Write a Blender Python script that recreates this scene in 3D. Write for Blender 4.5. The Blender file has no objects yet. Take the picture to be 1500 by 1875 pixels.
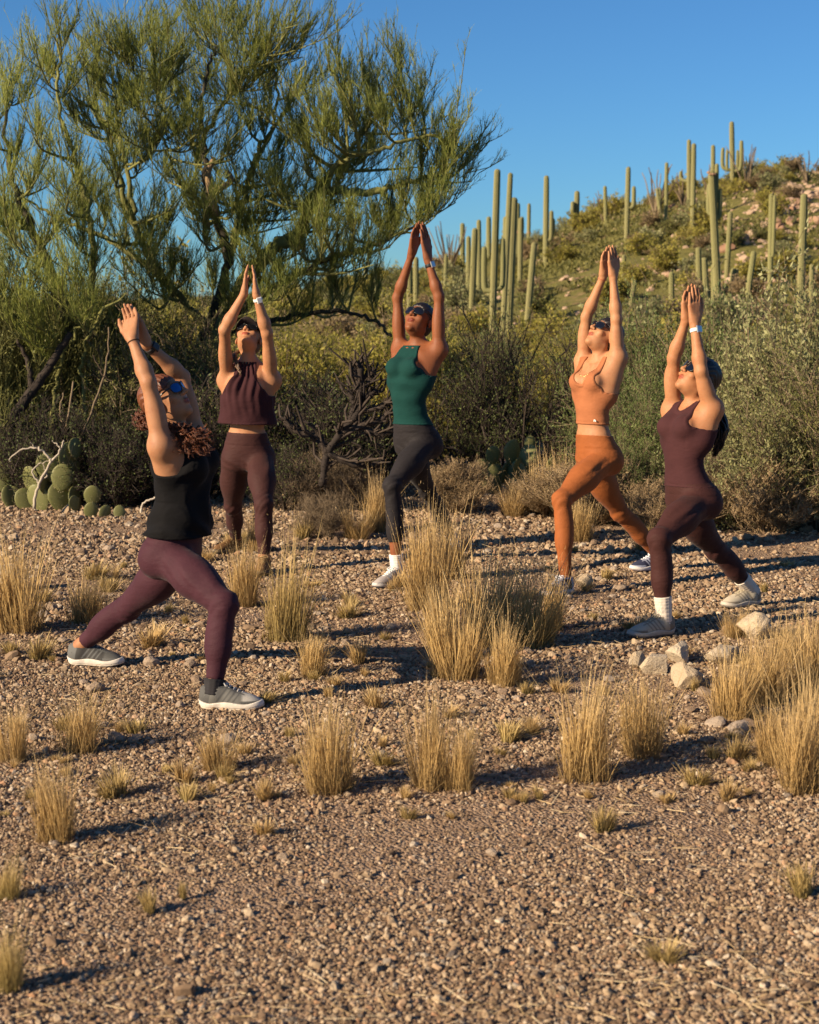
import bpy, math, random, os
import numpy as np
from mathutils import Vector, Matrix

# ------------------------------------------------------------------ camera, sky, sun, exposure
SC = bpy.context.scene
PW, PH, FPX = 1500.0, 1875.0, 3000.0
CAM_H, HORIZON = 1.65, 560.0
PITCH = math.atan((PH / 2 - HORIZON) / FPX)
cd = bpy.data.cameras.new('camera')
cam = bpy.data.objects.new('camera', cd)
SC.collection.objects.link(cam)
cam.location = (0, 0, CAM_H)
cam.rotation_euler = (math.pi / 2 - PITCH, 0, 0)
cd.sensor_fit = 'HORIZONTAL'
cd.sensor_width = 24.0
cd.lens = 24.0 * FPX / PW
cd.clip_start, cd.clip_end = 0.1, 3000.0
cd.dof.use_dof = True
cd.dof.focus_distance = 8.4
cd.dof.aperture_fstop = 4.2
SC.camera = cam

SUN_ELEV = math.radians(23.0)
SUN_AZ = math.radians(30.0)            # the sun stands to the left of the view, a little behind the camera
SUN_DIR = Vector((-math.cos(SUN_AZ) * math.cos(SUN_ELEV), -math.sin(SUN_AZ) * math.cos(SUN_ELEV), math.sin(SUN_ELEV)))
world = bpy.data.worlds.new('World')
SC.world = world
world.use_nodes = True
wn = world.node_tree
sky = wn.nodes.new('ShaderNodeTexSky')
sky.sky_type = 'NISHITA'
sky.sun_disc = False
sky.sun_elevation = SUN_ELEV
sky.sun_rotation = math.atan2(SUN_DIR.x, SUN_DIR.y)
sky.altitude = 800.0
sky.air_density = 1.0
sky.dust_density = 0.25
sky.ozone_density = 2.6
bgn = wn.nodes['Background']
grade = wn.nodes.new('ShaderNodeMix')                 # one even tint over the whole sky: the photograph's blue
grade.data_type = 'RGBA'; grade.blend_type = 'MULTIPLY'
grade.inputs[0].default_value = 1.0
grade.inputs[7].default_value = (0.37, 0.69, 1.0, 1)
wn.links.new(sky.outputs[0], grade.inputs[6])
wn.links.new(grade.outputs[2], bgn.inputs[0])
bgn.inputs[1].default_value = 0.058
sl = bpy.data.lights.new('sun', 'SUN')
sl.energy = 5.0
sl.angle = math.radians(0.5)
sl.color = (1.0, 0.81, 0.57)
so = bpy.data.objects.new('sun', sl)
SC.collection.objects.link(so)
so.rotation_euler = SUN_DIR.to_track_quat('Z', 'Y').to_euler()
SC.view_settings.view_transform = 'Standard'
SC.view_settings.look = 'None'
SC.view_settings.exposure = 0.95
SC.view_settings.gamma = 1.0
SC.view_settings.use_curve_mapping = False
SC.cycles.max_bounces = 5
SC.cycles.diffuse_bounces = 2
SC.cycles.glossy_bounces = 2
SC.cycles.transmission_bounces = 3
SC.cycles.transparent_max_bounces = 6

# ------------------------------------------------------------------ picture <-> place
CT, ST = math.cos(PITCH), math.sin(PITCH)
def ray(px, py):
    x = (px - PW / 2) / FPX
    y = -(py - PH / 2) / FPX
    return np.array((x, CT + y * ST, -ST + y * CT))
def P(px, py, Y):                       # the point seen at (px, py) that lies Y metres ahead
    d = ray(px, py)
    return np.array((0, 0, CAM_H)) + d * (Y / d[1])
def G(px, py):                          # the point of the flat clearing seen at (px, py)
    d = ray(px, py)
    return np.array((0, 0, CAM_H)) + d * (-CAM_H / d[2])

# ------------------------------------------------------------------ objects
def link(o):
    SC.collection.objects.link(o)
    return o
def tag(o, label=None, cat=None, group=None, kind=None):
    if label: o['label'] = label
    if cat: o['category'] = cat
    if group: o['group'] = group
    if kind: o['kind'] = kind
    return o
def empty(name, loc, label, cat, group=None):
    o = link(bpy.data.objects.new(name, None))
    o.location = loc
    o.empty_display_size = 0.1
    return tag(o, label, cat, group)
def mesh_np(name, V, faces, mats=(), smooth=False, fmat=None, attrs=None):
    """faces: list of int arrays (n, k)"""
    me = bpy.data.meshes.new(name)
    V = np.ascontiguousarray(V, np.float32)
    me.vertices.add(len(V))
    me.vertices.foreach_set('co', V.ravel())
    faces = [np.asarray(f, np.int32) for f in faces if len(f)]
    nl = sum(f.size for f in faces)
    npoly = sum(len(f) for f in faces)
    me.loops.add(nl)
    me.polygons.add(npoly)
    me.loops.foreach_set('vertex_index', np.concatenate([f.ravel() for f in faces]))
    tot = np.concatenate([np.full(len(f), f.shape[1], np.int32) for f in faces])
    st = np.concatenate(([0], np.cumsum(tot)[:-1])).astype(np.int32)
    me.polygons.foreach_set('loop_start', st)
    if fmat is not None:
        me.polygons.foreach_set('material_index', np.asarray(fmat, np.int32))
    me.polygons.foreach_set('use_smooth', np.full(npoly, bool(smooth)))
    for m in mats: me.materials.append(m)
    me.update(calc_edges=True)
    if attrs:
        for k, v in attrs.items():
            v = np.asarray(v, np.float32)
            if v.ndim == 1:
                a = me.attributes.new(k, 'FLOAT', 'POINT'); a.data.foreach_set('value', v)
            else:
                a = me.attributes.new(k, 'FLOAT_COLOR', 'POINT'); a.data.foreach_set('color', v.ravel())
    return me
def obj(name, me, parent=None, world_space=True):
    o = link(bpy.data.objects.new(name, me))
    if parent is not None:
        o.parent = parent
        if world_space:
            o.matrix_parent_inverse = Matrix.Translation(parent.location).inverted() if parent.rotation_euler.z == 0 else parent.matrix_basis.inverted()
    return o

# ------------------------------------------------------------------ materials
class MatB:
    def __init__(s, name):
        s.m = bpy.data.materials.new(name); s.m.use_nodes = True
        s.t = s.m.node_tree; s.n = s.t.nodes; s.l = s.t.links
        s.b = s.n['Principled BSDF']; s.out = s.n['Material Output']
    def add(s, typ, **kw):
        nd = s.n.new(typ)
        for k, v in kw.items(): setattr(nd, k, v)
        return nd
    def noise(s, scale, detail=4, rough=0.55, vec=None):
        nd = s.add('ShaderNodeTexNoise'); nd.inputs['Scale'].default_value = scale
        nd.inputs['Detail'].default_value = detail; nd.inputs['Roughness'].default_value = rough
        if vec is not None: s.l.new(vec, nd.inputs['Vector'])
        return nd.outputs['Fac']
    def pos(s):
        return s.add('ShaderNodeNewGeometry').outputs['Position']
    def objc(s):
        return s.add('ShaderNodeTexCoord').outputs['Object']
    def attr(s, name, typ='GEOMETRY', out='Fac'):
        nd = s.add('ShaderNodeAttribute'); nd.attribute_name = name; nd.attribute_type = typ
        return nd.outputs[out]
    def ramp(s, fac, stops):
        nd = s.add('ShaderNodeValToRGB'); s.l.new(fac, nd.inputs[0])
        e = nd.color_ramp.elements
        while len(e) < len(stops): e.new(0.5)
        for q, (p, c) in zip(e, stops):
            q.position = p; q.color = (*c, 1)
        return nd.outputs[0]
    def mix(s, fac, a, b, mode='MIX'):
        nd = s.add('ShaderNodeMix', data_type='RGBA', blend_type=mode)
        for i, v in ((0, fac), (6, a), (7, b)):
            if hasattr(v, 'is_linked'): s.l.new(v, nd.inputs[i])
            elif i == 0: nd.inputs[0].default_value = v
            else: nd.inputs[i].default_value = (*v, 1)
        return nd.outputs[2]
    def math(s, op, a, b=0.0):
        nd = s.add('ShaderNodeMath', operation=op)
        for i, v in ((0, a), (1, b)):
            if hasattr(v, 'is_linked'): s.l.new(v, nd.inputs[i])
            else: nd.inputs[i].default_value = v
        return nd.outputs[0]
    def color(s, c):
        if hasattr(c, 'is_linked'): s.l.new(c, s.b.inputs['Base Color'])
        else: s.b.inputs['Base Color'].default_value = (*c, 1)
        return s
    def rough(s, r, spec=0.5):
        s.b.inputs['Roughness'].default_value = r
        s.b.inputs['Specular IOR Level'].default_value = spec
        return s
    def bump(s, h, strength=0.3, dist=0.01):
        nd = s.add('ShaderNodeBump'); nd.inputs['Strength'].default_value = strength
        nd.inputs['Distance'].default_value = dist
        s.l.new(h, nd.inputs['Height']); s.l.new(nd.outputs[0], s.b.inputs['Normal'])
        return s
    def translucent(s, col, fac):
        tr = s.add('ShaderNodeBsdfTranslucent')
        if hasattr(col, 'is_linked'): s.l.new(col, tr.inputs[0])
        else: tr.inputs[0].default_value = (*col, 1)
        mx = s.add('ShaderNodeMixShader'); mx.inputs[0].default_value = fac
        s.l.new(s.b.outputs[0], mx.inputs[1]); s.l.new(tr.outputs[0], mx.inputs[2])
        s.l.new(mx.outputs[0], s.out.inputs[0])
        return s

def simple(name, c, r=0.7, spec=0.4, var=0.0, scale=20.0):
    m = MatB(name).rough(r, spec)
    if var:
        f = m.noise(scale, 3, vec=m.objc())
        m.color(m.ramp(f, [(0.3, tuple(x * (1 - var) for x in c)), (0.7, tuple(min(1, x * (1 + var)) for x in c))]))
    else: m.color(c)
    return m.m

# ------------------------------------------------------------------ numpy geometry
def unit(v):
    v = np.asarray(v, float)
    return v / (np.linalg.norm(v, axis=-1, keepdims=True) + 1e-12)
def frames(D):
    ref = np.where(np.abs(D[:, 2:3]) > 0.9, np.array([[1.0, 0, 0]]), np.array([[0, 0, 1.0]]))
    U = unit(np.cross(D, ref)); W = np.cross(D, U)
    return U, W
def prisms(P0, P1, R0, R1, sides=3):
    """tapered prisms along the segments; returns V (n*2*sides, 3), quads"""
    P0 = np.asarray(P0, float); P1 = np.asarray(P1, float); n = len(P0)
    R0 = np.broadcast_to(np.asarray(R0, float), (n,)); R1 = np.broadcast_to(np.asarray(R1, float), (n,))
    U, W = frames(unit(P1 - P0))
    a = np.arange(sides) * 2 * math.pi / sides
    ring = U[:, None, :] * np.cos(a)[None, :, None] + W[:, None, :] * np.sin(a)[None, :, None]
    V = np.concatenate([P0[:, None] + ring * R0[:, None, None], P1[:, None] + ring * R1[:, None, None]], 1)
    i = np.arange(sides); j = (i + 1) % sides
    q = np.stack([i, j, j + sides, i + sides], 1)
    F = (np.arange(n) * 2 * sides)[:, None, None] + q[None]
    return V.reshape(-1, 3), F.reshape(-1, 4)
def tube(pts, radii, sides=8, cap=True):
    """one smooth tube through the points"""
    pts = np.asarray(pts, float); n = len(pts)
    radii = np.broadcast_to(np.asarray(radii, float), (n,))
    T = unit(np.gradient(pts, axis=0))
    U = np.zeros((n, 3)); ref = np.array((1.0, 0, 0)) if abs(T[0][0]) < 0.8 else np.array((0, 1.0, 0))
    u = unit(np.cross(T[0], ref))
    for k in range(n):
        u = unit(u - T[k] * np.dot(u, T[k])); U[k] = u
    W = np.cross(T, U)
    a = np.arange(sides) * 2 * math.pi / sides
    V = pts[:, None] + (U[:, None] * np.cos(a)[None, :, None] + W[:, None] * np.sin(a)[None, :, None]) * radii[:, None, None]
    V = V.reshape(-1, 3)
    i = np.arange(sides); j = (i + 1) % sides
    F = np.concatenate([np.stack([k * sides + i, k * sides + j, (k + 1) * sides + j, (k + 1) * sides + i], 1) for k in range(n - 1)])
    T3 = np.zeros((0, 3), int)
    if cap:
        V = np.concatenate([V, pts[:1], pts[-1:]])
        T3 = np.concatenate([np.stack([j, i, np.full(sides, n * sides)], 1),
                             np.stack([(n - 1) * sides + i, (n - 1) * sides + j, np.full(sides, n * sides + 1)], 1)])
    return V, F, T3
class Acc:
    """collects pieces into one mesh"""
    def __init__(s): s.V = []; s.Q = []; s.T = []; s.mq = []; s.mt = []; s.n = 0; s.A = []
    def add(s, V, Q=None, T=None, mat=0, tone=0.5):
        V = np.asarray(V, float)
        if Q is not None and len(Q): s.Q.append(np.asarray(Q) + s.n); s.mq.append(np.full(len(Q), mat))
        if T is not None and len(T): s.T.append(np.asarray(T) + s.n); s.mt.append(np.full(len(T), mat))
        s.V.append(V); s.n += len(V)
        s.A.append(np.broadcast_to(np.asarray(tone, float), (len(V),)))
        return s
    def tube(s, pts, radii, sides=8, mat=0, tone=0.5):
        V, Q, T = tube(pts, radii, sides); return s.add(V, Q, T, mat, tone)
    def mesh(s, name, mats, smooth=True):
        fm = np.concatenate(s.mq + s.mt); fs = s.Q + s.T
        return mesh_np(name, np.concatenate(s.V), fs, mats, smooth, fm, {'tone': np.concatenate(s.A)})
def spline(pts, n):
    """Catmull-Rom through the points, n samples"""
    p = np.asarray(pts, float)
    p = np.concatenate([2 * p[:1] - p[1:2], p, 2 * p[-1:] - p[-2:-1]])
    m = len(p) - 3; t = np.linspace(0, m - 1e-6, n); k = t.astype(int); u = (t - k)[:, None]
    a, b, c, d = p[k], p[k + 1], p[k + 2], p[k + 3]
    return 0.5 * (2 * b + (c - a) * u + (2 * a - 5 * b + 4 * c - d) * u * u + (3 * b - a - 3 * c + d) * u ** 3)
# ------------------------------------------------------------------ the lie of the land
def _hash(i, j, s):
    h = (i * 374761393 + j * 668265263 + s * 974634777) & 0xffffffff
    h = ((h ^ (h >> 13)) * 1274126177) & 0xffffffff
    return ((h ^ (h >> 16)) & 0xffff) / 65535.0
def vnoise(x, y, s=0):
    x = np.asarray(x, float); y = np.asarray(y, float)
    i, j = np.floor(x).astype(np.int64), np.floor(y).astype(np.int64); u, v = x - i, y - j
    u = u * u * (3 - 2 * u); v = v * v * (3 - 2 * v)
    return (_hash(i, j, s) * (1 - u) + _hash(i + 1, j, s) * u) * (1 - v) + (_hash(i, j + 1, s) * (1 - u) + _hash(i + 1, j + 1, s) * u) * v
def fbm(x, y, o=4, s=0):
    return sum(vnoise(x * 2 ** k, y * 2 ** k, s + k) * .5 ** k for k in range(o)) / 2 - .5
RX = [-2500, -800, 0, 150, 400, 500, 600, 700, 780, 850, 930, 1000, 1060, 1110, 1150, 1200, 1235, 1300, 1340, 1400, 1440, 1500, 1700, 2200, 4000]
RY = [550, 556, 563, 560, 553, 548, 536, 520, 508, 490, 466, 446, 425, 405, 388, 384, 368, 357, 345, 335, 331, 333, 318, 330, 420]
def smooth01(t):
    t = np.clip(t, 0, 1); return t * t * (3 - 2 * t)
def land(x, y):
    x = np.asarray(x, float); y = np.asarray(y, float)
    px = 750 + 2976 * x / np.maximum(y, 1.0)
    ridge = 112.0
    H = CAM_H + (HORIZON - np.interp(px, RX, RY)) / 2976 * ridge
    H = np.maximum(H, .8)
    rise = smooth01((y - 38) / (ridge - 38)) * (1 - .9 * smooth01((y - 140) / 250))
    z = H * rise
    z = z + rise * (fbm(x / 9, y / 9, 4, 3) * 1.3 * np.clip(H / 8, .1, 1))
    far = smooth01((y - 18) / 10)
    z = z + far * fbm(x / 5, y / 5, 3, 9) * .35 * (1 - smooth01((y - 300) / 300))
    z = z + (1 - far) * (fbm(x / 1.3, y / 1.3, 3, 17) * .035)
    return z
def hit(px, py, y0=15.0, y1=300.0):
    """where the sight line through (px, py) meets the land"""
    d = ray(px, py); ys = np.linspace(y0, y1, 3000); t = ys / d[1]
    x = d[0] * t; z = CAM_H + d[2] * t
    k = np.nonzero(z < land(x, ys))[0]
    if len(k) == 0: k = [int(np.argmin(z - land(x, ys)))]
    return np.array((x[k[0]], ys[k[0]], float(land(x[k[0]], ys[k[0]]))))
def on(px, Y):                              # a point of the ground Y metres ahead in the direction of px
    x = (px - 750) / 2976 * Y
    return np.array((x, Y, float(land(x, Y))))

def soil_mat():
    m = MatB('desert_soil').rough(.95, .15)
    g = m.pos()
    n1 = m.noise(.9, 5, vec=g); n2 = m.noise(9, 5, vec=g); n3 = m.noise(120, 3, .7, vec=g)
    vo = m.add('ShaderNodeTexVoronoi'); vo.inputs['Scale'].default_value = 85; m.l.new(g, vo.inputs['Vector'])
    base = m.ramp(n2, [(.25, (.17, .105, .06)), (.55, (.26, .165, .095)), (.8, (.34, .23, .14))])
    base = m.mix(m.math('MULTIPLY', n1, .5), base, (.33, .20, .12))
    base = m.mix(m.math('MULTIPLY', n3, .55), base, (.20, .125, .08))
    base = m.mix(.35, base, m.ramp(m.math('MULTIPLY', vo.outputs['Color'], 1.0), [(.1, (.16, .11, .08)), (.6, (.42, .30, .20)), (.95, (.62, .50, .38))]))
    m.color(base)
    h = m.math('ADD', m.math('MULTIPLY', vo.outputs['Distance'], -1.3), m.math('MULTIPLY', n3, .6))
    m.bump(h, .9, .012)
    return m.m
def hill_mat():
    m = MatB('hill_soil').rough(.95, .1)
    g = m.pos()
    n1 = m.noise(.16, 5, vec=g); n2 = m.noise(.9, 5, .65, vec=g); n3 = m.noise(6, 4, .7, vec=g)
    grass = m.ramp(n3, [(.3, (.085, .088, .024)), (.7, (.225, .19, .06))])
    dirt = m.ramp(n3, [(.3, (.22, .115, .065)), (.7, (.46, .29, .18))])
    f = m.ramp(m.math('ADD', m.math('MULTIPLY', n1, .75), m.math('MULTIPLY', n2, .5)), [(.67, (0, 0, 0)), (.78, (1, 1, 1))])
    m.color(m.mix(f, grass, dirt))
    m.bump(m.math('ADD', n2, m.math('MULTIPLY', n3, .5)), .8, .25)
    return m.m

def build_land():
    u = np.concatenate([np.linspace(-2.4, -.5, 40)[:-1], np.linspace(-.5, .5, 230), np.linspace(.5, 2.4, 40)[1:]])
    yn = np.concatenate([np.linspace(-20, 2.4, 12)[:-1], np.arange(2.4, 14, .08), 14 * 1.02 ** np.arange(0, 23)])
    yf = [yn[-1]]
    while yf[-1] < 2200: yf.append(yf[-1] * (1.011 if yf[-1] < 150 else 1.05))
    def sheet(ys, name, mat):
        ys = np.array(ys); X = u[None, :] * (np.maximum(ys, 0)[:, None] + 5); Y = np.repeat(ys[:, None], len(u), 1)
        Z = land(X, Y)
        V = np.stack([X, Y, Z], -1).reshape(-1, 3)
        n, m = len(ys), len(u)
        i = np.arange((n - 1) * m).reshape(n - 1, m)[:, :-1].ravel()
        o = obj(name, mesh_np(name, V, [np.stack([i, i + 1, i + m + 1, i + m], 1)], [mat], True))
        o['kind'] = 'structure'
        return o
    return sheet(yn, 'ground', soil_mat()), sheet(yf, 'hill', hill_mat())
GROUND, HILL = build_land()

# ------------------------------------------------------------------ rocks and gravel
import bmesh
def ico(sub):
    bm = bmesh.new(); bmesh.ops.create_icosphere(bm, subdivisions=sub, radius=1.0)
    V = np.array([v.co[:] for v in bm.verts]); T = np.array([[v.index for v in f.verts] for f in bm.faces]); bm.free()
    return V, T
def rock_mesh(name, rng, sub, mat, flat=.7, cuts=9, rough=.08):
    V, T = ico(sub)
    for _ in range(cuts):
        n = unit(rng.normal(0, 1, 3)); d = rng.uniform(.55, .9); e = V @ n - d
        V = V - np.clip(e, 0, None)[:, None] * n
    V = V + unit(V) * (fbm(V[:, 0] * 2.3 + V[:, 2] * 1.7 + 9, V[:, 1] * 2.3 - V[:, 2] * 1.3 + 4, 4, int(rng.integers(0, 99))) * rough * 3)[:, None]
    V = V * np.array((rng.uniform(.85, 1.25), rng.uniform(.75, 1.0), flat * rng.uniform(.85, 1.1)))
    return mesh_np(name, V, [T], [mat], False)
def stone_mat(name, cs, scale=8.0, per_obj=True):
    m = MatB(name).rough(.9, .25)
    g = m.objc(); n = m.noise(scale, 5, .65, vec=g); n2 = m.noise(scale * .25, 3, vec=g)
    f = n2
    if per_obj:
        oi = m.add('ShaderNodeObjectInfo'); f = m.math('ADD', m.math('MULTIPLY', n2, .5), m.math('MULTIPLY', oi.outputs['Random'], .6))
    col = m.ramp(f, [(.15, cs[0]), (.45, cs[1]), (.75, cs[2])])
    m.color(m.mix(m.math('MULTIPLY', n, .55), col, tuple(x * .45 for x in cs[1])))
    m.bump(n, .6, .03)
    return m.m
RNG = np.random.default_rng(42)
M_PALE = stone_mat('pale_rock', ((.44, .33, .21), (.55, .43, .29), (.62, .51, .37)), 7)
M_STONE = stone_mat('field_stone', ((.22, .14, .09), (.38, .27, .18), (.52, .41, .31)), 12)
M_RED = stone_mat('hill_rock', ((.24, .12, .07), (.38, .23, .14), (.46, .33, .23)), 1.5)
ROCKS = [(1388, 1170, 92, 66, 'largest pale rounded rock behind the straw grass near the rear trainer'),
         (1247, 1212, 78, 48, 'pale flat-topped rock with a grey chip, directly in front of the cream-socked woman\'s shoe'),
         (1205, 1236, 62, 50, 'pale tan angular rock touching a small tan stone, left of its cluster'),
         (1257, 1260, 74, 54, 'pale block-shaped rock, lowest of the cluster in front of the beige trainers'),
         (1328, 1214, 84, 46, 'low pale slab of rock half hidden by the straw grass at the right'),
         (1168, 1224, 34, 40, 'small tan stone leaning on the leftmost pale rock'),
         (1072, 1076, 36, 32, 'single yellowish pointed stone beside the navy running shoe'),
         (12, 1085, 60, 70, 'pale rock behind the tall straw tuft by the prickly pears')]
for px, pyb, wpx, hpx, lab in ROCKS:
    b = G(px, pyb); s = FPX / b[1]
    o = obj('rock', rock_mesh('rock', RNG, 4, M_PALE, .8, 11, .07))
    hw, hh = wpx / s / 2, hpx / s / 2
    b = b + np.array((0, hw * .5, 0))
    o.location = (b[0], b[1], float(land(b[0], b[1])) + hh * .72)
    o.scale = (hw * 1.05, hw * .9, hh * 1.25); o.rotation_euler = (RNG.uniform(-.2, .2), RNG.uniform(-.2, .2), RNG.uniform(0, 6))
    tag(o, lab, 'rock', 'rocks lying in the clearing')
st = [rock_mesh('stone', RNG, 2, M_STONE, .65, 7, .1) for _ in range(10)]
pts = []
while len(pts) < 290:
    Y = 4.2 + 10 * RNG.random() ** 1.0; px = RNG.uniform(-40, 1540)
    if fbm(px / 240.0, Y * 1.1, 2, 5) < -.06 and RNG.random() < .8: continue
    pts.append((px, Y))
for px, Y in pts:
    b = on(px, Y); r = RNG.uniform(.014, .03) * (1 + 1.1 * RNG.random() ** 5)
    if Y < 6: r *= .6
    o = obj('stone', st[RNG.integers(len(st))], GROUND, False)
    o.location = (b[0], b[1], b[2] + r * .30); o.scale = (r, r, r); o.rotation_euler = (RNG.uniform(-.4, .4), RNG.uniform(-.4, .4), RNG.uniform(0, 6.3))

def gravel():
    P_, S_ = [], []
    for y0, y1, sp, sz in ((3.3, 5.2, .0108, .0047), (5.2, 7.5, .0132, .0054), (7.5, 10.5, .0180, .0073), (10.5, 16, .027, .0104)):
        ys = np.arange(y0, y1, sp)
        for y in ys:
            w = .34 * y + .7
            n = int(2 * w / sp)
            x = (np.arange(n) + RNG.random(n)) * sp - w
            yy = y + (RNG.random(n) - .5) * sp * 1.6
            P_.append(np.stack([x, yy], 1)); S_.append(np.minimum(sz * np.exp(RNG.normal(-.05, .38, n)), sz * 3))
    p = np.concatenate(P_); s = np.concatenate(S_)
    big = RNG.random(len(s)) < .012; s[big] *= 1.8
    dens = fbm(p[:, 0] / .8, p[:, 1] / .8, 3, 31)
    keep = RNG.random(len(s)) < np.clip(.84 + dens * 2.6, .22, 1.0)
    p, s = p[keep], s[keep]
    z = land(p[:, 0], p[:, 1]) + s * .25
    n = len(p)
    me = bpy.data.meshes.new('gravel'); me.vertices.add(n)
    me.vertices.foreach_set('co', np.stack([p[:, 0], p[:, 1], z], 1).astype(np.float32).ravel())
    a = me.attributes.new('sz', 'FLOAT', 'POINT'); a.data.foreach_set('value', s.astype(np.float32))
    a = me.attributes.new('tn', 'FLOAT', 'POINT'); a.data.foreach_set('value', RNG.random(n).astype(np.float32))
    a = me.attributes.new('rt', 'FLOAT_VECTOR', 'POINT'); a.data.foreach_set('vector', np.stack([RNG.normal(0, .5, n), RNG.normal(0, .5, n), RNG.uniform(0, 6.3, n)], 1).astype(np.float32).ravel())
    a = me.attributes.new('vi', 'INT', 'POINT'); a.data.foreach_set('value', RNG.integers(0, 6, n).astype(np.int32))
    m = MatB('gravel').rough(.9, .25)
    t = m.attr('tn', 'INSTANCER')
    c = m.ramp(t, [(0, (.065, .045, .030)), (.2, (.165, .108, .066)), (.45, (.285, .195, .118)), (.65, (.37, .27, .168)), (.82, (.48, .37, .245)), (.90, (.38, .205, .11)), (.94, (.60, .50, .37)), (1, (.14, .12, .105))])
    nn = m.noise(160, 3, vec=m.pos())
    m.color(m.mix(m.math('MULTIPLY', nn, .5), c, (.14, .085, .05)))
    me.materials.append(m.m)
    o = obj('gravel', me); o['kind'] = 'stuff'
    ng = bpy.data.node_groups.new('gravel', 'GeometryNodeTree')
    ng.interface.new_socket('Geometry', in_out='INPUT', socket_type='NodeSocketGeometry')
    ng.interface.new_socket('Geometry', in_out='OUTPUT', socket_type='NodeSocketGeometry')
    N, L = ng.nodes, ng.links
    gi, go = N.new('NodeGroupInput'), N.new('NodeGroupOutput')
    join = N.new('GeometryNodeJoinGeometry')
    for k in range(6):
        ic = N.new('GeometryNodeMeshIcoSphere'); ic.inputs['Subdivisions'].default_value = 1 if k < 3 else 2
        nz = N.new('ShaderNodeTexNoise'); nz.noise_dimensions = '4D'; nz.inputs['W'].default_value = 3.7 * k; nz.inputs['Scale'].default_value = .9
        nz.inputs['Detail'].default_value = 1
        sub = N.new('ShaderNodeVectorMath'); sub.operation = 'SUBTRACT'; sub.inputs[1].default_value = (.5, .5, .5); L.new(nz.outputs['Color'], sub.inputs[0])
        sc = N.new('ShaderNodeVectorMath'); sc.operation = 'SCALE'; sc.inputs['Scale'].default_value = 1.5; L.new(sub.outputs[0], sc.inputs[0])
        sp = N.new('GeometryNodeSetPosition'); L.new(ic.outputs['Mesh'], sp.inputs['Geometry']); L.new(sc.outputs[0], sp.inputs['Offset'])
        tr = N.new('GeometryNodeTransform'); tr.inputs['Scale'].default_value = (1.15 + .1 * (k % 3), .9, .72 + .06 * (k % 2)); L.new(sp.outputs[0], tr.inputs['Geometry'])
        sm = N.new('GeometryNodeSetMaterial'); sm.inputs['Material'].default_value = m.m; L.new(tr.outputs[0], sm.inputs['Geometry'])
        g2 = N.new('GeometryNodeGeometryToInstance'); L.new(sm.outputs[0], g2.inputs[0]); L.new(g2.outputs[0], join.inputs[0])
    def na(name, typ):
        nd = N.new('GeometryNodeInputNamedAttribute'); nd.data_type = typ; nd.inputs[0].default_value = name
        return [q for q in nd.outputs if q.enabled][0]
    ip = N.new('GeometryNodeInstanceOnPoints'); ip.inputs['Pick Instance'].default_value = True
    mp = N.new('GeometryNodeMeshToPoints'); L.new(gi.outputs[0], mp.inputs['Mesh'])
    L.new(mp.outputs[0], ip.inputs['Points']); L.new(join.outputs[0], ip.inputs['Instance'])
    L.new(na('vi', 'INT'), ip.inputs['Instance Index']); L.new(na('rt', 'FLOAT_VECTOR'), ip.inputs['Rotation']); L.new(na('sz', 'FLOAT'), ip.inputs['Scale'])
    L.new(ip.outputs[0], go.inputs[0])
    md = o.modifiers.new('gravel', 'NODES'); md.node_group = ng
    return n
NG = gravel()
def litter():
    rng = np.random.default_rng(8); n = 5200
    Y = 3.6 + 10.5 * rng.random(n) ** 1.2; px = rng.uniform(-80, 1580, n); x = (px - 750) / 2976 * Y
    k = fbm(x / .7, Y / .7, 3, 71) > -.04; x, Y = x[k], Y[k]; n = len(x)
    a = rng.uniform(0, 6.28, n); l = rng.uniform(.02, .09, n); z = land(x, Y) + .010 + rng.uniform(0, .012, n)
    P0 = np.stack([x, Y, z], 1); P1 = P0 + np.stack([np.cos(a) * l, np.sin(a) * l, rng.normal(0, .012, n)], 1)
    V, Q = prisms(P0, P1, .0013, .0009, 3)
    m = MatB('straw_litter').rough(.8, .2); m.color(m.ramp(m.attr('tone'), [(0, (.20, .13, .07)), (.6, (.48, .34, .17)), (1, (.62, .50, .32))]))
    o = obj('straw_litter', Acc().add(V, Q, tone=np.repeat(rng.random(n), 6)).mesh('straw_litter', [m.m], False)); o['kind'] = 'stuff'
litter()
# ------------------------------------------------------------------ growing things
def kids(P0, P1, n, t0, t1, ln, ang, rng, up=0.0, droop=0.0, jitter=.35):
    """n children on each parent segment: starts, ends, parent index"""
    N = len(P0); par = np.repeat(np.arange(N), n)
    D = unit(P1 - P0)[par]
    t = rng.uniform(t0, t1, N * n)
    S = P0[par] + (P1 - P0)[par] * t[:, None]
    U, W = frames(D); az = rng.uniform(0, 2 * math.pi, N * n)
    a = np.abs(rng.normal(ang, ang * .35, N * n))
    d = D * np.cos(a)[:, None] + (U * np.cos(az)[:, None] + W * np.sin(az)[:, None]) * np.sin(a)[:, None]
    d = unit(d + np.array((0, 0, up)))
    l = ln * np.exp(rng.normal(0, jitter, N * n)) * (1.15 - .5 * t)
    return S, S + d * l[:, None], par
def bend(P0, P1, rng, amt=.15):
    """each segment as two, bent in the middle"""
    l = np.linalg.norm(P1 - P0, axis=1, keepdims=True)
    m = (P0 + P1) / 2 + rng.normal(0, 1, P0.shape) * l * amt
    return np.concatenate([P0, m]), np.concatenate([m, P1])
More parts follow.
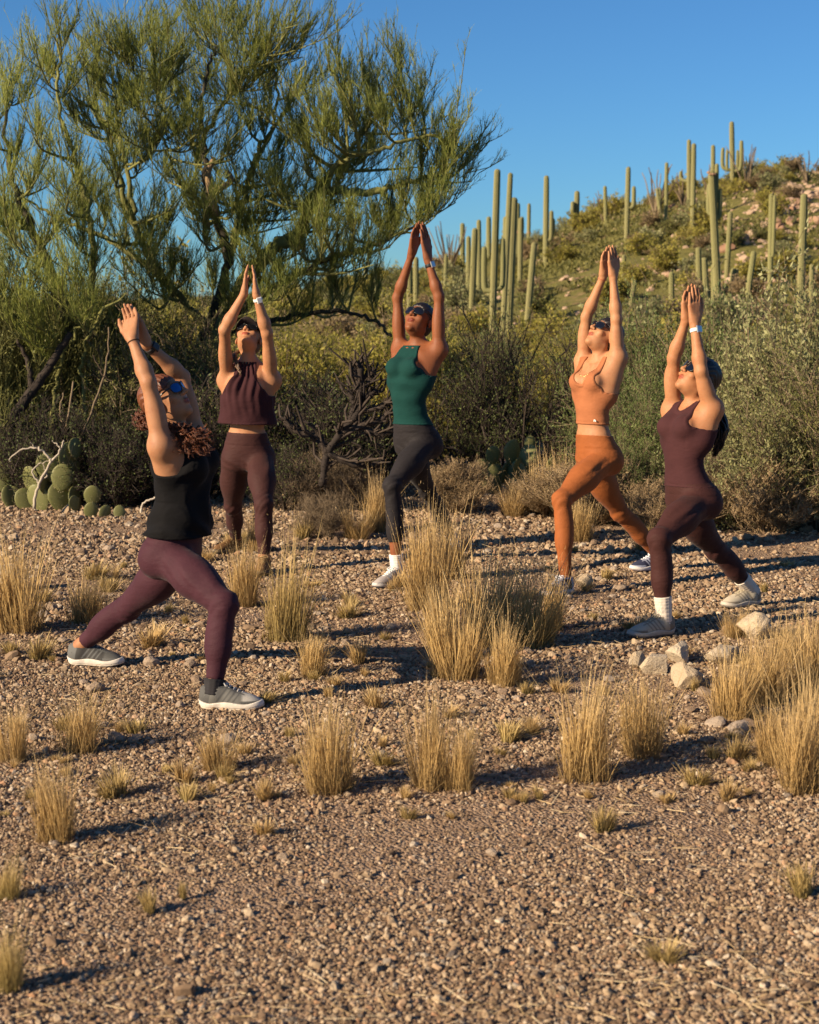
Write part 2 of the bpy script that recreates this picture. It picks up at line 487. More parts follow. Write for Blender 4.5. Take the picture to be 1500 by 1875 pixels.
def ribbons(P0, P1, w, rng, taper=.5):
    D = unit(P1 - P0); U, W = frames(D); az = rng.uniform(0, 6.28, len(P0))
    S = (U * np.cos(az)[:, None] + W * np.sin(az)[:, None]) * (np.broadcast_to(np.asarray(w, float), (len(P0),)) * .5)[:, None]
    V = np.stack([P0 - S, P0 + S, P1 + S * taper, P1 - S * taper], 1).reshape(-1, 3)
    return V, np.arange(len(V)).reshape(-1, 4)
def leaves(C, ln, wd, rng, D=None, spread=1.0):
    """pointed folded leaves at C"""
    n = len(C)
    d = rng.normal(0, spread, (n, 3)) + (D if D is not None else 0); d = unit(d)
    U, W = frames(d); az = rng.uniform(0, 6.28, n)
    s = U * np.cos(az)[:, None] + W * np.sin(az)[:, None]
    l = ln * np.exp(rng.normal(0, .25, n)); w = wd * np.exp(rng.normal(0, .25, n))
    V = np.stack([C, C + d * (l * .5)[:, None] + s * (w * .5)[:, None], C + d * l[:, None], C + d * (l * .5)[:, None] - s * (w * .5)[:, None]], 1).reshape(-1, 3)
    return V, np.arange(len(V)).reshape(-1, 4)
def leaf_mat(name, c0, c1, trans=.25, rough=.6):
    m = MatB(name).rough(rough, .3)
    t = m.attr('tone')
    oi = m.add('ShaderNodeObjectInfo')
    c = m.ramp(t, [(.0, c0), (1.0, c1)])
    c = m.mix(m.math('MULTIPLY', oi.outputs['Random'], .35), c, tuple(x * .7 for x in c0))
    m.color(c).translucent(c, trans)
    return m.m
def bark_mat(name, c0, c1, scale=30.0, rough=.85):
    m = MatB(name).rough(rough, .25)
    g = m.objc(); n = m.noise(scale, 4, .65, vec=g); t = m.attr('tone')
    c = m.mix(t, c0, c1)
    m.color(m.mix(m.math('MULTIPLY', n, .6), c, tuple(x * .4 for x in c0)))
    m.bump(n, .4, .01)
    return m.m
M_TWIG_GREY = bark_mat('grey_twigs', (.085, .060, .038), (.34, .25, .155))
M_TWIG_DARK = bark_mat('dark_twigs', (.030, .022, .018), (.075, .055, .042))
M_TWIG_TAN = bark_mat('tan_twigs', (.24, .16, .085), (.46, .33, .19))
M_TWIG_PALE = bark_mat('pale_dead_wood', (.36, .30, .22), (.58, .50, .40))
M_PV_BARK = bark_mat('palo_verde_bark', (.105, .10, .035), (.25, .245, .075), 18)
M_PV_DARK = bark_mat('palo_verde_old_bark', (.035, .030, .022), (.08, .068, .045), 18)
M_PV_TWIG = leaf_mat('palo_verde_twigs', (.125, .155, .034), (.43, .45, .10), .38)
M_OLIVE = leaf_mat('olive_leaves', (.085, .095, .026), (.27, .26, .075), .34)
M_SAGE = leaf_mat('sage_leaves', (.155, .165, .062), (.43, .41, .19), .34)
M_BRIGHT = leaf_mat('yellow_green_leaves', (.22, .21, .035), (.52, .43, .09), .42)
M_DARKLEAF = leaf_mat('dark_green_leaves', (.055, .075, .022), (.18, .21, .06), .32)
M_DRYLEAF = leaf_mat('dry_leaves', (.16, .11, .05), (.34, .25, .13), .25)

def bush(name, seed, h, w, stems=14, twig=M_TWIG_GREY, leaf=M_OLIVE, nleaf=4, lsize=(.025, .011), lev=(5, 5, 4), rad=.011, spread=.75, thin=.0035, leaf_lev=2, upb=.25):
    """returns (branch mesh, foliage mesh) of a bush h high and w wide standing on the origin"""
    rng = np.random.default_rng(seed)
    a = rng.uniform(0, 6.28, stems); r = np.sqrt(rng.random(stems))
    P0 = np.stack([np.cos(a) * r * w * .08, np.sin(a) * r * w * .08, np.full(stems, -.03)], 1)
    tip = np.stack([np.cos(a) * r * w * .42 * spread / .75, np.sin(a) * r * w * .42 * spread / .75, h * .72 * np.sqrt(np.maximum(.12, 1 - (r * .9) ** 2)) * rng.uniform(.75, 1.1, stems)], 1)
    A, B = bend(P0, tip, rng, .10)
    ac = Acc(); tone = lambda n, k=1: np.repeat(rng.random(n), k)
    V, Q = prisms(A, B, np.concatenate([np.full(stems, rad), np.full(stems, rad * .75)]), np.concatenate([np.full(stems, rad * .75), np.full(stems, rad * .45)]), 4)
    ac.add(V, Q, tone=tone(2 * stems, 8))
    cur = (A, B); lens = (h * .34, h * .20, h * .12); L2 = []
    for k, n in enumerate(lev):
        S, E, par = kids(cur[0], cur[1], n, .25, 1.0, lens[min(k, 2)], .65, rng, upb)
        E[:, 2] = np.maximum(E[:, 2], .02)
        rr = max(rad * .45 * .55 ** k, thin * .5)
        if k < 2:
            S2, E2 = bend(S, E, rng, .12)
            V, Q = prisms(S2, E2, rr, rr * .6, 3); ac.add(V, Q, tone=tone(len(S2), 6)); cur = (S2, E2) if k < 1 else (S, E)
        else:
            V, Q = ribbons(S, E, thin, rng); ac.add(V, Q, tone=tone(len(S), 4)); cur = (S, E)
        L2.append((S, E))
    bm_ = ac.mesh('branches', [twig], False)
    fm = None; clump = rng.normal(0, .22, 4096)
    if nleaf:
        S, E = L2[min(leaf_lev, len(L2) - 1)]
        t = rng.uniform(.1, 1.05, (len(S), nleaf))
        C = (S[:, None] + (E - S)[:, None] * t[..., None]).reshape(-1, 3) + rng.normal(0, lsize[0] * .3, (len(S) * nleaf, 3))
        D = np.repeat(unit(E - S), nleaf, 0)
        V, Q = leaves(C, lsize[0], lsize[1], rng, D, .7)
        fm = Acc().add(V, Q, tone=np.repeat(np.clip(rng.normal(.5, .16, len(C)) + clump[(np.repeat(np.arange(len(S)), nleaf) // max(1, len(S) // 160)) % 4096], 0, 1), 4)).mesh('foliage', [leaf], False)
    return bm_, fm
def put_plant(name, meshes, loc, scale, rz, label, cat, group=None):
    e = empty(name, tuple(float(q) for q in loc), label, cat, group)
    e.rotation_euler = (0, 0, rz)
    e.scale = scale if isinstance(scale, tuple) else (scale,) * 3
    for nm, me in zip(('branches', 'foliage'), meshes):
        if me is None: continue
        q = obj(nm, me, e, False)
        if nm == 'foliage': q['kind'] = 'stuff'
    return e

# ------------------------------------------------------------------ saguaros
M_SAG = None
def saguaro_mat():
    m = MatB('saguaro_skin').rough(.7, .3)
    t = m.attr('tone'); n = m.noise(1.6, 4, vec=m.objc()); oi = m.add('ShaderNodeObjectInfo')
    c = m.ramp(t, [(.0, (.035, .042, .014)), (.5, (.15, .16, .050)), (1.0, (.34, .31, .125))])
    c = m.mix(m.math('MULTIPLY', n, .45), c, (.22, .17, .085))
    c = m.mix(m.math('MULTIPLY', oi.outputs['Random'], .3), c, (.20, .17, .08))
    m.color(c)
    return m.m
M_SAG = saguaro_mat()
M_SPINE = simple('saguaro_spines', (.34, .29, .18), .8, .2)
M_SCAR = simple('saguaro_scar', (.30, .18, .11), .9, .1, .3, 4)
def ribbed(path, R, ribs=14, dome=True, per=4):
    """ribbed column along the path, rounded at the tip"""
    path = np.asarray(path, float); n = len(path)
    sd = ribs * per; a = np.arange(sd) * 2 * math.pi / sd
    prof = 1 - .20 * (0.5 - 0.5 * np.cos(a * ribs)) ** .6
    T = unit(np.gradient(path, axis=0)); u = unit(np.cross(T[0], (.3, 1, 0)))
    V = []
    for k in range(n):
        u = unit(u - T[k] * np.dot(u, T[k])); w = np.cross(T[k], u)
        V.append(path[k] + (np.cos(a)[:, None] * u + np.sin(a)[:, None] * w) * (prof * R[k])[:, None])
    V = np.concatenate(V + [path[-1:] + T[-1] * R[-1] * .25])
    i = np.arange(sd); j = (i + 1) % sd
    Q = np.concatenate([np.stack([k * sd + i, k * sd + j, (k + 1) * sd + j, (k + 1) * sd + i], 1) for k in range(n - 1)])
    T3 = np.stack([(n - 1) * sd + i, (n - 1) * sd + j, np.full(sd, n * sd)], 1)
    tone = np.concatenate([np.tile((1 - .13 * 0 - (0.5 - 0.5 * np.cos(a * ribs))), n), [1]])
    return V, Q, T3, tone
def sag_path(p0, p1, R, n=16, bow=0.0, base=True):
    t = np.linspace(0, 1, n); p0 = np.asarray(p0, float); p1 = np.asarray(p1, float)
    pts = p0 + (p1 - p0) * t[:, None]; pts[:, 0] += bow * np.sin(t * math.pi)
    r = R * (np.interp(t, [0, .12, .5, .9, 1], [.82, .93, 1.0, .95, .88]))
    d = unit(p1 - p0)
    q = np.array((.25, .5, .75, .92, 1.0))
    pts = np.concatenate([pts, p1 + d * R * .85 * q[:, None]]); r = np.concatenate([r, R * .88 * np.sqrt(np.maximum(.0, 1 - q ** 2) + .004)])
    return pts, r
def make_saguaro(px, pt, pb, wpx, label, arms=(), xb=None, scar=None, Y=None):
    xb = px if xb is None else xb
    base = hit(xb, pb) if Y is None else on(xb, Y)
    Y = base[1]; s = FPX / Y
    top = P(px, pt, Y + RNG.uniform(-.2, .2)); R = max(.085, wpx * 1.2 / s / 2)
    root = empty('saguaro', tuple(base), label, 'cactus', 'saguaros on the hill')
    ribs = 15 if wpx > 9 else 12
    p, r = sag_path(base - np.array((0, 0, .15)), top - unit(top - base) * R * .85, R, 18)
    V, Q, T, tone = ribbed(p, r, ribs)
    zf = np.clip((V[:, 2] - base[2]) / max(.1, top[2] - base[2]), 0, 1)
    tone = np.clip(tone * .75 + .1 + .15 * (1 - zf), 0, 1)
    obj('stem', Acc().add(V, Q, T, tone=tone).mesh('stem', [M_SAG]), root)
    for (jy, ax_, ay, k) in arms:
        tj = (pb - jy) / (pb - pt); j = base + (top - base) * tj
        tip = P(ax_, ay, Y + RNG.uniform(-.25, .25)); ra = R * k
        out = tip - j; out[2] = 0; od = unit(out + np.array((1e-4, 0, 0))); wd = np.linalg.norm(out)
        pts = [j, j + od * wd * .55 + np.array((0, 0, .02)), j + od * wd * .95 + np.array((0, 0, max(.12, wd * .35))), tip * .5 + (j + out) * .5, tip]
        pts[3] = np.array((j[0] + out[0] * 1.02, j[1] + out[1] * 1.02, (j[2] + tip[2]) / 2 + wd * .2))
        c = spline(pts, 22); rr = np.interp(np.linspace(0, 1, 22), [0, .15, .5, .9, 1], [.62, .82, 1, .95, .85]) * ra
        d = unit(c[-1] - c[-2]); q = np.array((.3, .6, .85, 1.0))
        c = np.concatenate([c, c[-1] + d * ra * .85 * q[:, None]]); rr = np.concatenate([rr, ra * .85 * np.sqrt(np.maximum(0, 1 - q ** 2) + .004)])
        V, Q, T, tone = ribbed(c, rr, 11, per=3)
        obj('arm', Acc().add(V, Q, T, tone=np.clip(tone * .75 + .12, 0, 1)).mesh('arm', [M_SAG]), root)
    if scar:
        c = base + (top - base) * ((pb - scar) / (pb - pt))
        ac = Acc()
        for q in range(9):
            a = q * .7; V, T = ico(1); ac.add(c + V * R * .42 + np.array((math.cos(a), math.sin(a), RNG.uniform(-.3, .5))) * R * .85, None, T)
        obj('scar', ac.mesh('scar', [M_SCAR], False), root)
    return root
SAG = [
 (847, 408, 492, 8, 'saguaro column rising just past the tip of the palo verde crown', ()),
 (870, 417, 592, 10, 'thick saguaro column left of a darker slim one, beside the teal-topped woman\'s raised arms', (), 863),
 (877, 402, 572, 8, 'slim darker saguaro hugging the right of a thicker pale column', ()),
 (895, 396, 480, 8, 'short saguaro behind the candelabra saguaro, shortest of its clump', ()),
 (911, 309, 655, 11, 'candelabra saguaro with two arms curving up from low on its trunk', ((532, 887, 456, .85), (528, 921, 440, .8)), 900),
 (935, 316, 640, 9, 'tall leaning saguaro with a slim tip, left of the thickest pale column', (), 919),
 (942, 361, 632, 12, 'thickest pale saguaro column in the dense clump behind the clearing', (), 930),
 (948, 371, 492, 9, 'saguaro with one small right arm and a brown scar at the arm', ((428, 956, 400, .75),), 946, 424),
 (969, 372, 448, 6, 'thin distant saguaro with a dark scar, standing alone on the skyline', (), 968, 426),
 (858, 432, 565, 8, 'slim saguaro at the far left of the clump, lower than its thick neighbour', ()),
 (926, 396, 600, 9, 'saguaro squeezed between the candelabra saguaro and the tall leaning one', ()),
 (954, 398, 525, 8, 'mid-sized saguaro at the right rear of the dense clump', (), 952),
 (979, 443, 600, 10, 'right-leaning pale saguaro column without arms in front of the slope', (), 964),
 (1001, 321, 492, 9, 'tall skyline saguaro with a crooked cluster of right arms', ((440, 1010, 389, .8), (430, 1014, 402, .5)), 999),
 (1057, 349, 433, 9, 'stubby skyline saguaro with a shorter twin stem at its left', ((420, 1049, 372, .8),), 1055),
 (1108, 340, 412, 6, 'single thin armless saguaro on the skyline between twin and one-armed saguaros', (), 1110),
 (1151, 305, 445, 8, 'skyline saguaro with a single raised right arm above a long trunk', ((381, 1161, 344, .85),), 1147),
 (1221, 297, 425, 6, 'slim straight skyline saguaro beside the short leaning pair', (), 1219),
 (1203, 344, 408, 6, 'short leaning saguaro with a twin stem, at the foot of a slim straight one', ((395, 1209, 346, .8),), 1212),
 (1262, 255, 384, 7, 'skyline saguaro with a bent left arm, taller of a close pair', ((331, 1247, 315, .7),), 1262),
 (1271, 262, 432, 8, 'brownish straight saguaro standing close to the right of its bent-armed neighbour', (), 1268),
 (1303, 312, 598, 12, 'big near saguaro with a broken pinkish crown and stubs, arms on both sides', ((392, 1299, 340, .7), (372, 1313, 303, .6), (400, 1319, 349, .6)), 1318, 318),
 (1306, 265, 400, 7, 'saguaro behind the broken-crowned one, its tip showing above the break', ()),
 (1340, 222, 348, 8, 'tallest skyline saguaro shaped like a trident with four raised arms', ((311, 1324, 273, .75), (312, 1332, 276, .6), (313, 1358, 260, .8), (314, 1351, 277, .6)), 1342),
 (1338, 387, 514, 8, 'slim saguaro right of the broken-crowned one, wider at its base', (), 1330),
 (1279, 452, 550, 9, 'short stout saguaro just above the cream-watched woman\'s fingertips', (), 1281),
 (1290, 471, 610, 9, 'pale saguaro column leaning right behind the praying hands with the white watch', (), 1298),
 (1306, 483, 586, 7, 'knobby dark-sided saguaro between two paler columns low on the slope', ((540, 1311, 500, .6),), 1308),
 (1344, 490, 543, 8, 'short saguaro with a slimmer one tucked behind its right side', ((536, 1350, 494, .7),), 1337),
 (1381, 459, 557, 9, 'short saguaro leaning strongly to the right on the lower slope', (), 1366),
 (1413, 354, 538, 8, 'long straight saguaro with a darker twin at its upper right', ((470, 1419, 360, .7),), 1410),
 (1473, 354, 610, 12, 'thick tall saguaro close to the right border of the view', (), 1464),
 (1487, 483, 600, 7, 'slim pale saguaro right of the thick tall one', (), 1486),
 (1230, 497, 590, 9, 'lone short saguaro standing between the two women at the right', ()),
 (1143, 466, 521, 7, 'small saguaro peeping from behind the copper-topped woman\'s hands', (), 1141),
 (1163, 512, 586, 6, 'dark leaning dead saguaro beside the copper-topped woman\'s elbow', (), 1150),
 (706, 612, 700, 11, 'near pale saguaro column hidden at its base, beside the teal-topped woman', (), 705, None, 26.0),
 (596, 628, 700, 11, 'pale stubby saguaro half hidden by dark branches under the palo verde', ()),
 (762, 470, 560, 9, 'saguaro framed between the forearms of the teal-topped woman', ()),
 (750, 480, 600, 9, 'darker saguaro left of another one between the teal-topped woman\'s arms', ()),
 (817, 465, 556, 6, 'saguaro with a low right arm beside the teal-topped woman\'s left elbow', ((520, 828, 505, .8),), 815),
 (687, 495, 552, 6, 'far saguaro seen through the thin lower twigs of the palo verde', ()),
 (670, 488, 530, 7, 'short far saguaro with a dark top under the palo verde crown', ()),
 (548, 520, 570, 6, 'far saguaro showing through the palo verde between the dark limbs', ()),
 (68, 546, 604, 7, 'far saguaro in the gap of the thicket by the left border', ()),
]
for row in SAG:
    row = list(row) + [None] * (9 - len(row))
    make_saguaro(row[0], row[1], row[2], row[3], row[4], row[5], row[6], row[7], row[8])

# ------------------------------------------------------------------ ocotillos
def ocotillo(px, Y, h, n, seed, label):
    rng = np.random.default_rng(seed); b = on(px, Y)
    e = empty('ocotillo', tuple(b), label, 'shrub', 'ocotillos on the skyline')
    ac = Acc()
    for q in range(n):
        a = rng.uniform(0, 6.28); sp = rng.uniform(.15, .55); l = h * rng.uniform(.7, 1.05)
        d = np.array((math.cos(a) * sp, math.sin(a) * sp, 1.0)); d = unit(d)
        pts = [np.zeros(3), d * l * .4 + rng.normal(0, .04, 3), d * l * .75 + rng.normal(0, .06, 3), d * l + np.array((0, 0, -.05))]
        obj('wand', Acc().tube(spline(pts, 9), np.interp(np.linspace(0, 1, 9), [0, 1], [.05, .022]), 5, tone=rng.random()).mesh('wand', [M_TWIG_GREY]), e, False)
for i, (px, py, Yy, h, n, lab) in enumerate(((1190, 398, None, 3.0, 11, 'bare ocotillo fan on the skyline left of the slim straight saguaro'),
        (1240, 384, None, 2.2, 8, 'bare ocotillo on the skyline below the bent-armed saguaro'), (1352, 350, None, 2.6, 8, 'ocotillo wands at the foot of the trident saguaro'),
        (1460, 335, None, 1.9, 7, 'ocotillo on the highest part of the ridge'), (822, 505, None, 3.0, 13, 'ocotillo fan beside the teal-topped woman\'s watch'),
        (1098, 412, None, 2.2, 5, 'sparse ocotillo wands beside the thin armless saguaro'), (1290, 365, None, 1.8, 7, 'ocotillo behind the broken-crowned saguaro'))):
    b = hit(px, py); ocotillo(px, b[1], h, n, 100 + i, lab)

# ------------------------------------------------------------------ shrubs of the hill
HB = [bush('hill_shrub', 500 + k, 1.0, 1.3, 9, M_TWIG_GREY, lf, 3, (.085, .05), (4, 4), .012, .75, .008, 1) for k, lf in
      enumerate((M_BRIGHT, M_BRIGHT, M_SAGE, M_SAGE, M_DRYLEAF, M_OLIVE, M_BRIGHT))]
HB = [(b, f) for b, f in HB]
HLAB = ['low %s shrub growing on the sunny hillside among the saguaros' % q for q in ('yellow-green', 'yellow-green', 'grey-green', 'grey-green', 'dry tan', 'dark olive', 'yellow-green')]
n = 0; tries = 0
HSPOT = []
while n < 270 and tries < 6000:
    tries += 1
    Y = 40 + 78 * RNG.random() ** .75; px = RNG.uniform(480, 1560) if RNG.random() < .9 else RNG.uniform(-60, 480)
    b = on(px, Y)
    if any(abs(b[0] - q[0]) < .5 and abs(b[1] - q[1]) < .7 for q in HSPOT[-140:]): continue
    if any(abs(px - r_[0]) < 16 and Y < hit(r_[0], r_[2])[1] + .5 and land(b[0], b[1]) > 5 for r_ in SAG if 1330 < r_[0] < 1350): continue
    HSPOT.append(b); n += 1
    k = RNG.integers(len(HB)); s = RNG.uniform(.55, 1.5)
    put_plant('hill_shrub', HB[k], b, (s * RNG.uniform(.9, 1.3), s, s * RNG.uniform(.7, 1.05)), RNG.uniform(0, 6.3), HLAB[k], 'shrub', HLAB[k].split(' growing')[0] + 's on the hillside')
def scrub():
    """the low cover between the shrubs, one mass"""
    rng = np.random.default_rng(77); ac = Acc(); n = 13500
    Y = 34 + 82 * rng.random(n) ** .8; px = rng.uniform(-100, 1620, n); x = (px - 750) / 2976 * Y; z = land(x, Y)
    cl = fbm(x / 4, Y / 4, 3, 55) > -.08
    x, Y, z = x[cl], Y[cl], z[cl]; m = 15
    r = rng.uniform(.12, .42, len(x))
    off = rng.normal(0, 1, (len(x), m, 3)) * np.array((.8, .8, .45)); off[..., 2] = np.abs(off[..., 2])
    C = np.stack([x, Y, z], 1)[:, None] + off * r[:, None, None]
    V, Q = leaves(C.reshape(-1, 3), .17, .07, rng, np.array((0, 0, 1.2)), .7)
    tone = np.repeat(np.clip(np.repeat(rng.random(len(x)), m) + rng.normal(0, .2, len(x) * m), 0, 1), 4)
    o = obj('hill_scrub', ac.add(V, Q, tone=tone).mesh('hill_scrub', [leaf_mat('scrub', (.085, .088, .022), (.28, .245, .07), .25)], False)); o['kind'] = 'stuff'
scrub()
def rubble():
    rng = np.random.default_rng(78); n = 2000; V0, T0 = ico(1)
    Y = 45 + 72 * rng.random(n) ** .8; px = np.where(rng.random(n) < .8, rng.normal(1420, 110, n), rng.uniform(900, 1620, n)); x = (px - 750) / 2976 * Y; z = land(x, Y)
    r = rng.uniform(.04, .16, n) * (1 + (rng.random(n) < .08) * .8)
    V = V0[None] * (1 + rng.normal(0, .22, (n, len(V0), 1))) * r[:, None, None] * np.array((1.1, 1, .7)) + np.stack([x, Y, z + r * .2], 1)[:, None]
    T = T0[None] + (np.arange(n) * len(V0))[:, None, None]
    o = obj('hill_rubble', Acc().add(V.reshape(-1, 3), None, T.reshape(-1, 3)).mesh('hill_rubble', [M_RED], False)); o['kind'] = 'stuff'
rubble()
hr = [rock_mesh('hill_rock', RNG, 3, M_RED, .7, 9, .1) for _ in range(6)]
for k in range(70):
    if k < 34: px, py = RNG.normal(1440, 32), RNG.normal(392, 22)
    elif k < 48: px, py = RNG.normal(1262, 16), RNG.normal(400, 12)
    elif k < 58: px, py = RNG.normal(1345, 25), RNG.normal(410, 14)
    else: px, py = RNG.uniform(980, 1480), RNG.uniform(440, 520)
    if py < np.interp(px, RX, RY) + 8: py = np.interp(px, RX, RY) + RNG.uniform(10, 30)
    b = hit(px, py); r = RNG.uniform(.12, .42)
    o = obj('hill_rock', hr[RNG.integers(6)]); o.location = (b[0], b[1], b[2] + r * .2); o.scale = (r, r, r); o.rotation_euler = (RNG.uniform(-.3, .3), RNG.uniform(-.3, .3), RNG.uniform(0, 6.3))
    tag(o, 'reddish tan rock lying on the bare patches of the hill', 'rock', 'rocks on the hill')
# ------------------------------------------------------------------ palo verde trees
def palo_verde(label, limbs, targets, Yb, seed, dead=(), nsub=13, ntw=13, ntl=6, dens=1.0):
    rng = np.random.default_rng(seed)
    base = on(limbs[0][0][0][0], Yb)
    e = empty('palo_verde_tree', tuple(base), label, 'tree')
    tr = Acc(); nodes = []
    cx, cy = np.mean([t_[0] for t_ in targets]), np.mean([t_[1] for t_ in targets]) + 60
    dark = Acc()
    for pts, r0, r1, dk in limbs:
        q = np.array([P(p[0], p[1], Yb + (p[2] if len(p) > 2 else 0.0)) for p in pts])
        if pts is limbs[0][0] or dk == 2: q[0] = on(pts[0][0], Yb + (pts[0][2] if len(pts[0]) > 2 else 0)) - np.array((0, 0, .1))
        n = 8 * len(pts); c = spline(q, n); c[1:-1] += rng.normal(0, .012, (n - 2, 3))
        r = np.linspace(r0 * (.9 if r0 > .1 else .68), r1 * .7, n) * (1 + .06 * rng.normal(0, 1, n))
        tr.tube(c, r, 10, mat=1 if dk == 1 else 0, tone=np.repeat(np.clip(np.linspace(.2, 1, n), 0, 1), 10).tolist() + [.2, 1])
        for k in range(3, n): nodes.append((c[k], r[k]))
    NP = np.array([q[0] for q in nodes]); NR = np.array([q[1] for q in nodes])
    for pts in dead:
        q = np.array([P(p[0], p[1], Yb - .25) for p in pts]); c = spline(q, 14)
        tr.tube(c, np.linspace(.036, .022, 14), 8, mat=2, tone=.3)
    tw = Acc()
    S0, S1, R0, R1 = [], [], [], []
    for (px, py, *o) in targets:
        dY = o[0] if o else rng.uniform(-1.1, 1.1)
        T = P(cx + (px - cx) * .93, cy + (py - cy) * .91, Yb + dY)
        dv = T - NP; dist = np.linalg.norm(dv, axis=1)
        cost = dist + np.where(dv[:, 2] < .05, 1.5, 0) + np.abs(dist - .9) * .3
        k = int(np.argmin(cost)); S = NP[k]
        l = np.linalg.norm(T - S); m = S * .5 + T * .5 + rng.normal(0, .06 * l, 3) + np.array((0, 0, -.06 * l))
        c = spline([S, m, T], 9); rr = np.linspace(min(NR[k] * .7, .020), .005, 9)
        tr.tube(c, rr, 6, tone=.8)
        S0.append(c[2:-1]); S1.append(c[3:]); R0.append(rr[2:-1]); R1.append(rr[3:])
        # the last stretch continues as a broom
    S0, S1 = np.concatenate(S0), np.concatenate(S1)
    R_ = np.concatenate(R0)
    a, b, par = kids(S0, S1, 2, .0, 1.0, .36, .60, rng, .95)
    a2, b2 = bend(a, b, rng, .08)
    V, Q = prisms(a2, b2, .0046, .003, 4); tr.add(V, Q, tone=np.repeat(rng.random(len(a2)), 8))
    c0, c1, par2 = kids(a2, b2, 4, .1, 1.0, .19, .50, rng, .75)
    V, Q = prisms(c0, c1, .0026, .0014, 3); tw.add(V, Q, tone=np.repeat(np.clip(rng.normal(.45, .22, len(c0)), 0, 1), 6))
    d0, d1, par3 = kids(c0, c1, 6, .1, 1.0, .068, .60, rng, .45)
    tn = np.clip(rng.normal(.5, .22, len(a))[par2 % len(a)][par3] + rng.normal(0, .15, len(d0)), 0, 1)
    V, Q = ribbons(d0, d1, .0037, rng, .45); tw.add(V, Q, tone=np.repeat(tn, 4))
    obj('trunk', tr.mesh('trunk', [M_PV_BARK, M_PV_DARK, M_TWIG_TAN]), e, True)
    obj('crown', tw.mesh('crown', [M_PV_TWIG], False), e, True)['kind'] = 'stuff'
    return len(d0)
main_limbs = [
 ([(285, 850), (310, 760), (345, 675), (410, 600), (450, 510), (500, 455), (552, 420, -.1), (568, 365, -.2), (610, 348, -.2), (680, 352, -.3), (760, 330, -.3), (830, 322, -.2)], .115, .025, 0),
 ([(330, 710, .2), (380, 600, .3), (418, 470, .2), (395, 400, .1), (378, 330), (372, 250), (370, 170), (395, 85)], .085, .016, 1),
 ([(418, 470, .2), (440, 400, .4), (455, 330, .5), (480, 260, .4), (530, 190, .3), (560, 110, .3)], .06, .014, 0),
 ([(552, 420, -.1), (600, 330, .3), (650, 260, .5), (700, 190, .6), (740, 120, .6)], .05, .013, 0),
 ([(568, 365, -.2), (620, 300, -.5), (700, 270, -.7), (790, 250, -.6), (855, 275, -.5)], .045, .012, 0),
 ([(380, 600, .3), (300, 510, .2), (250, 420), (215, 320, -.2), (190, 230, -.2), (130, 170, -.1)], .065, .014, 0),
 ([(300, 510, .2), (200, 440, .5), (110, 400, .6), (40, 360, .5)], .045, .014, 0),
 ([(250, 420), (230, 300, .3), (215, 240, .4), (205, 120, .4)], .04, .012, 0),
 ([(395, 400, .1), (330, 330, -.3), (300, 250, -.4), (280, 130, -.4)], .04, .012, 0),
 ([(400, 600, .1), (470, 550, -.1), (520, 515, -.2), (600, 475, -.3), (680, 450, -.3), (760, 415, -.3)], .07, .018, 1),
 ([(400, 620, .1), (450, 600, .2), (520, 582, .3), (600, 570, .3), (680, 582, .2), (716, 616, .2)], .05, .018, 1),
 ([(455, 330, .5), (500, 230, .9), (505, 130, 1.0), (470, 40, 1.0)], .03, .011, 0),
 ([(372, 250), (420, 170, -.4), (450, 90, -.5)], .03, .011, 0),
]
main_targets = [(x, y) for x, y in ((165, 55), (215, 100), (262, 35), (300, 30), (335, 10), (400, 0), (450, 5), (470, 60), (525, 35), (560, 80), (610, 40), (640, 110), (690, 115),
  (742, 95), (785, 140), (775, 205), (822, 222), (868, 250), (850, 300), (893, 330), (862, 372), (822, 400), (782, 415), (710, 420), (640, 425), (560, 300), (480, 200), (420, 150),
  (180, 330), (130, 430), (210, 400), (290, 420), (320, 230), (600, 200), (660, 220), (600, 260), (700, 300), (750, 380), (500, 350), (560, 470), (620, 400), (330, 400), (250, 500),
  (340, 520), (470, 420), (240, 200), (350, 140), (290, 330), (520, 130), (580, 150), (720, 220), (800, 300), (680, 380), (440, 260), (400, 330), (520, 270), (640, 330), (240, 300),
  (150, 200), (310, 80), (380, 60), (430, 60), (500, 90), (650, 170), (740, 160), (810, 260), (840, 340), (770, 340), (660, 300), (560, 360), (600, 440), (680, 470), (730, 450),
  (200, 280), (160, 250), (350, 300), (270, 250), (230, 460), (300, 560), (440, 500), (520, 420), (480, 560), (560, 540), (620, 540), (820, 360), (880, 300), (700, 150), (620, 110), (280, 180), (335, 190), (460, 140), (540, 210))]
_r = np.random.default_rng(21)
_poly = [(100, 100), (250, 40), (400, 10), (600, 60), (760, 150), (870, 280), (870, 380), (760, 430), (600, 430), (480, 430), (330, 460), (200, 450), (100, 380)]
def inside(x, y, P_):
    c = False
    for (x1, y1), (x2, y2) in zip(P_, P_[1:] + P_[:1]):
        if (y1 > y) != (y2 > y) and x < (x2 - x1) * (y - y1) / (y2 - y1) + x1: c = not c
    return c
main_targets += [(x_ + _r.uniform(-12, 12), y_ + _r.uniform(-12, 12)) for x_, y_ in ((200, 520), (250, 560), (300, 500), (330, 590), (380, 520), (410, 470), (450, 540), (500, 500), (530, 560), (580, 500), (620, 520), (660, 500), (700, 560), (560, 600), (640, 590), (480, 590), (420, 580), (700, 500), (740, 470), (360, 440), (300, 440), (250, 470), (600, 450), (540, 470), (660, 440))]
while len(main_targets) < 172:
    x_, y_ = _r.uniform(90, 890), _r.uniform(0, 470)
    if inside(x_, y_, _poly) and min((x_ - a_) ** 2 + (y_ - b_) ** 2 for a_, b_ in main_targets) > 26 ** 2 and math.hypot(x_ - 360, y_ - 300) > 45: main_targets.append((x_, y_))
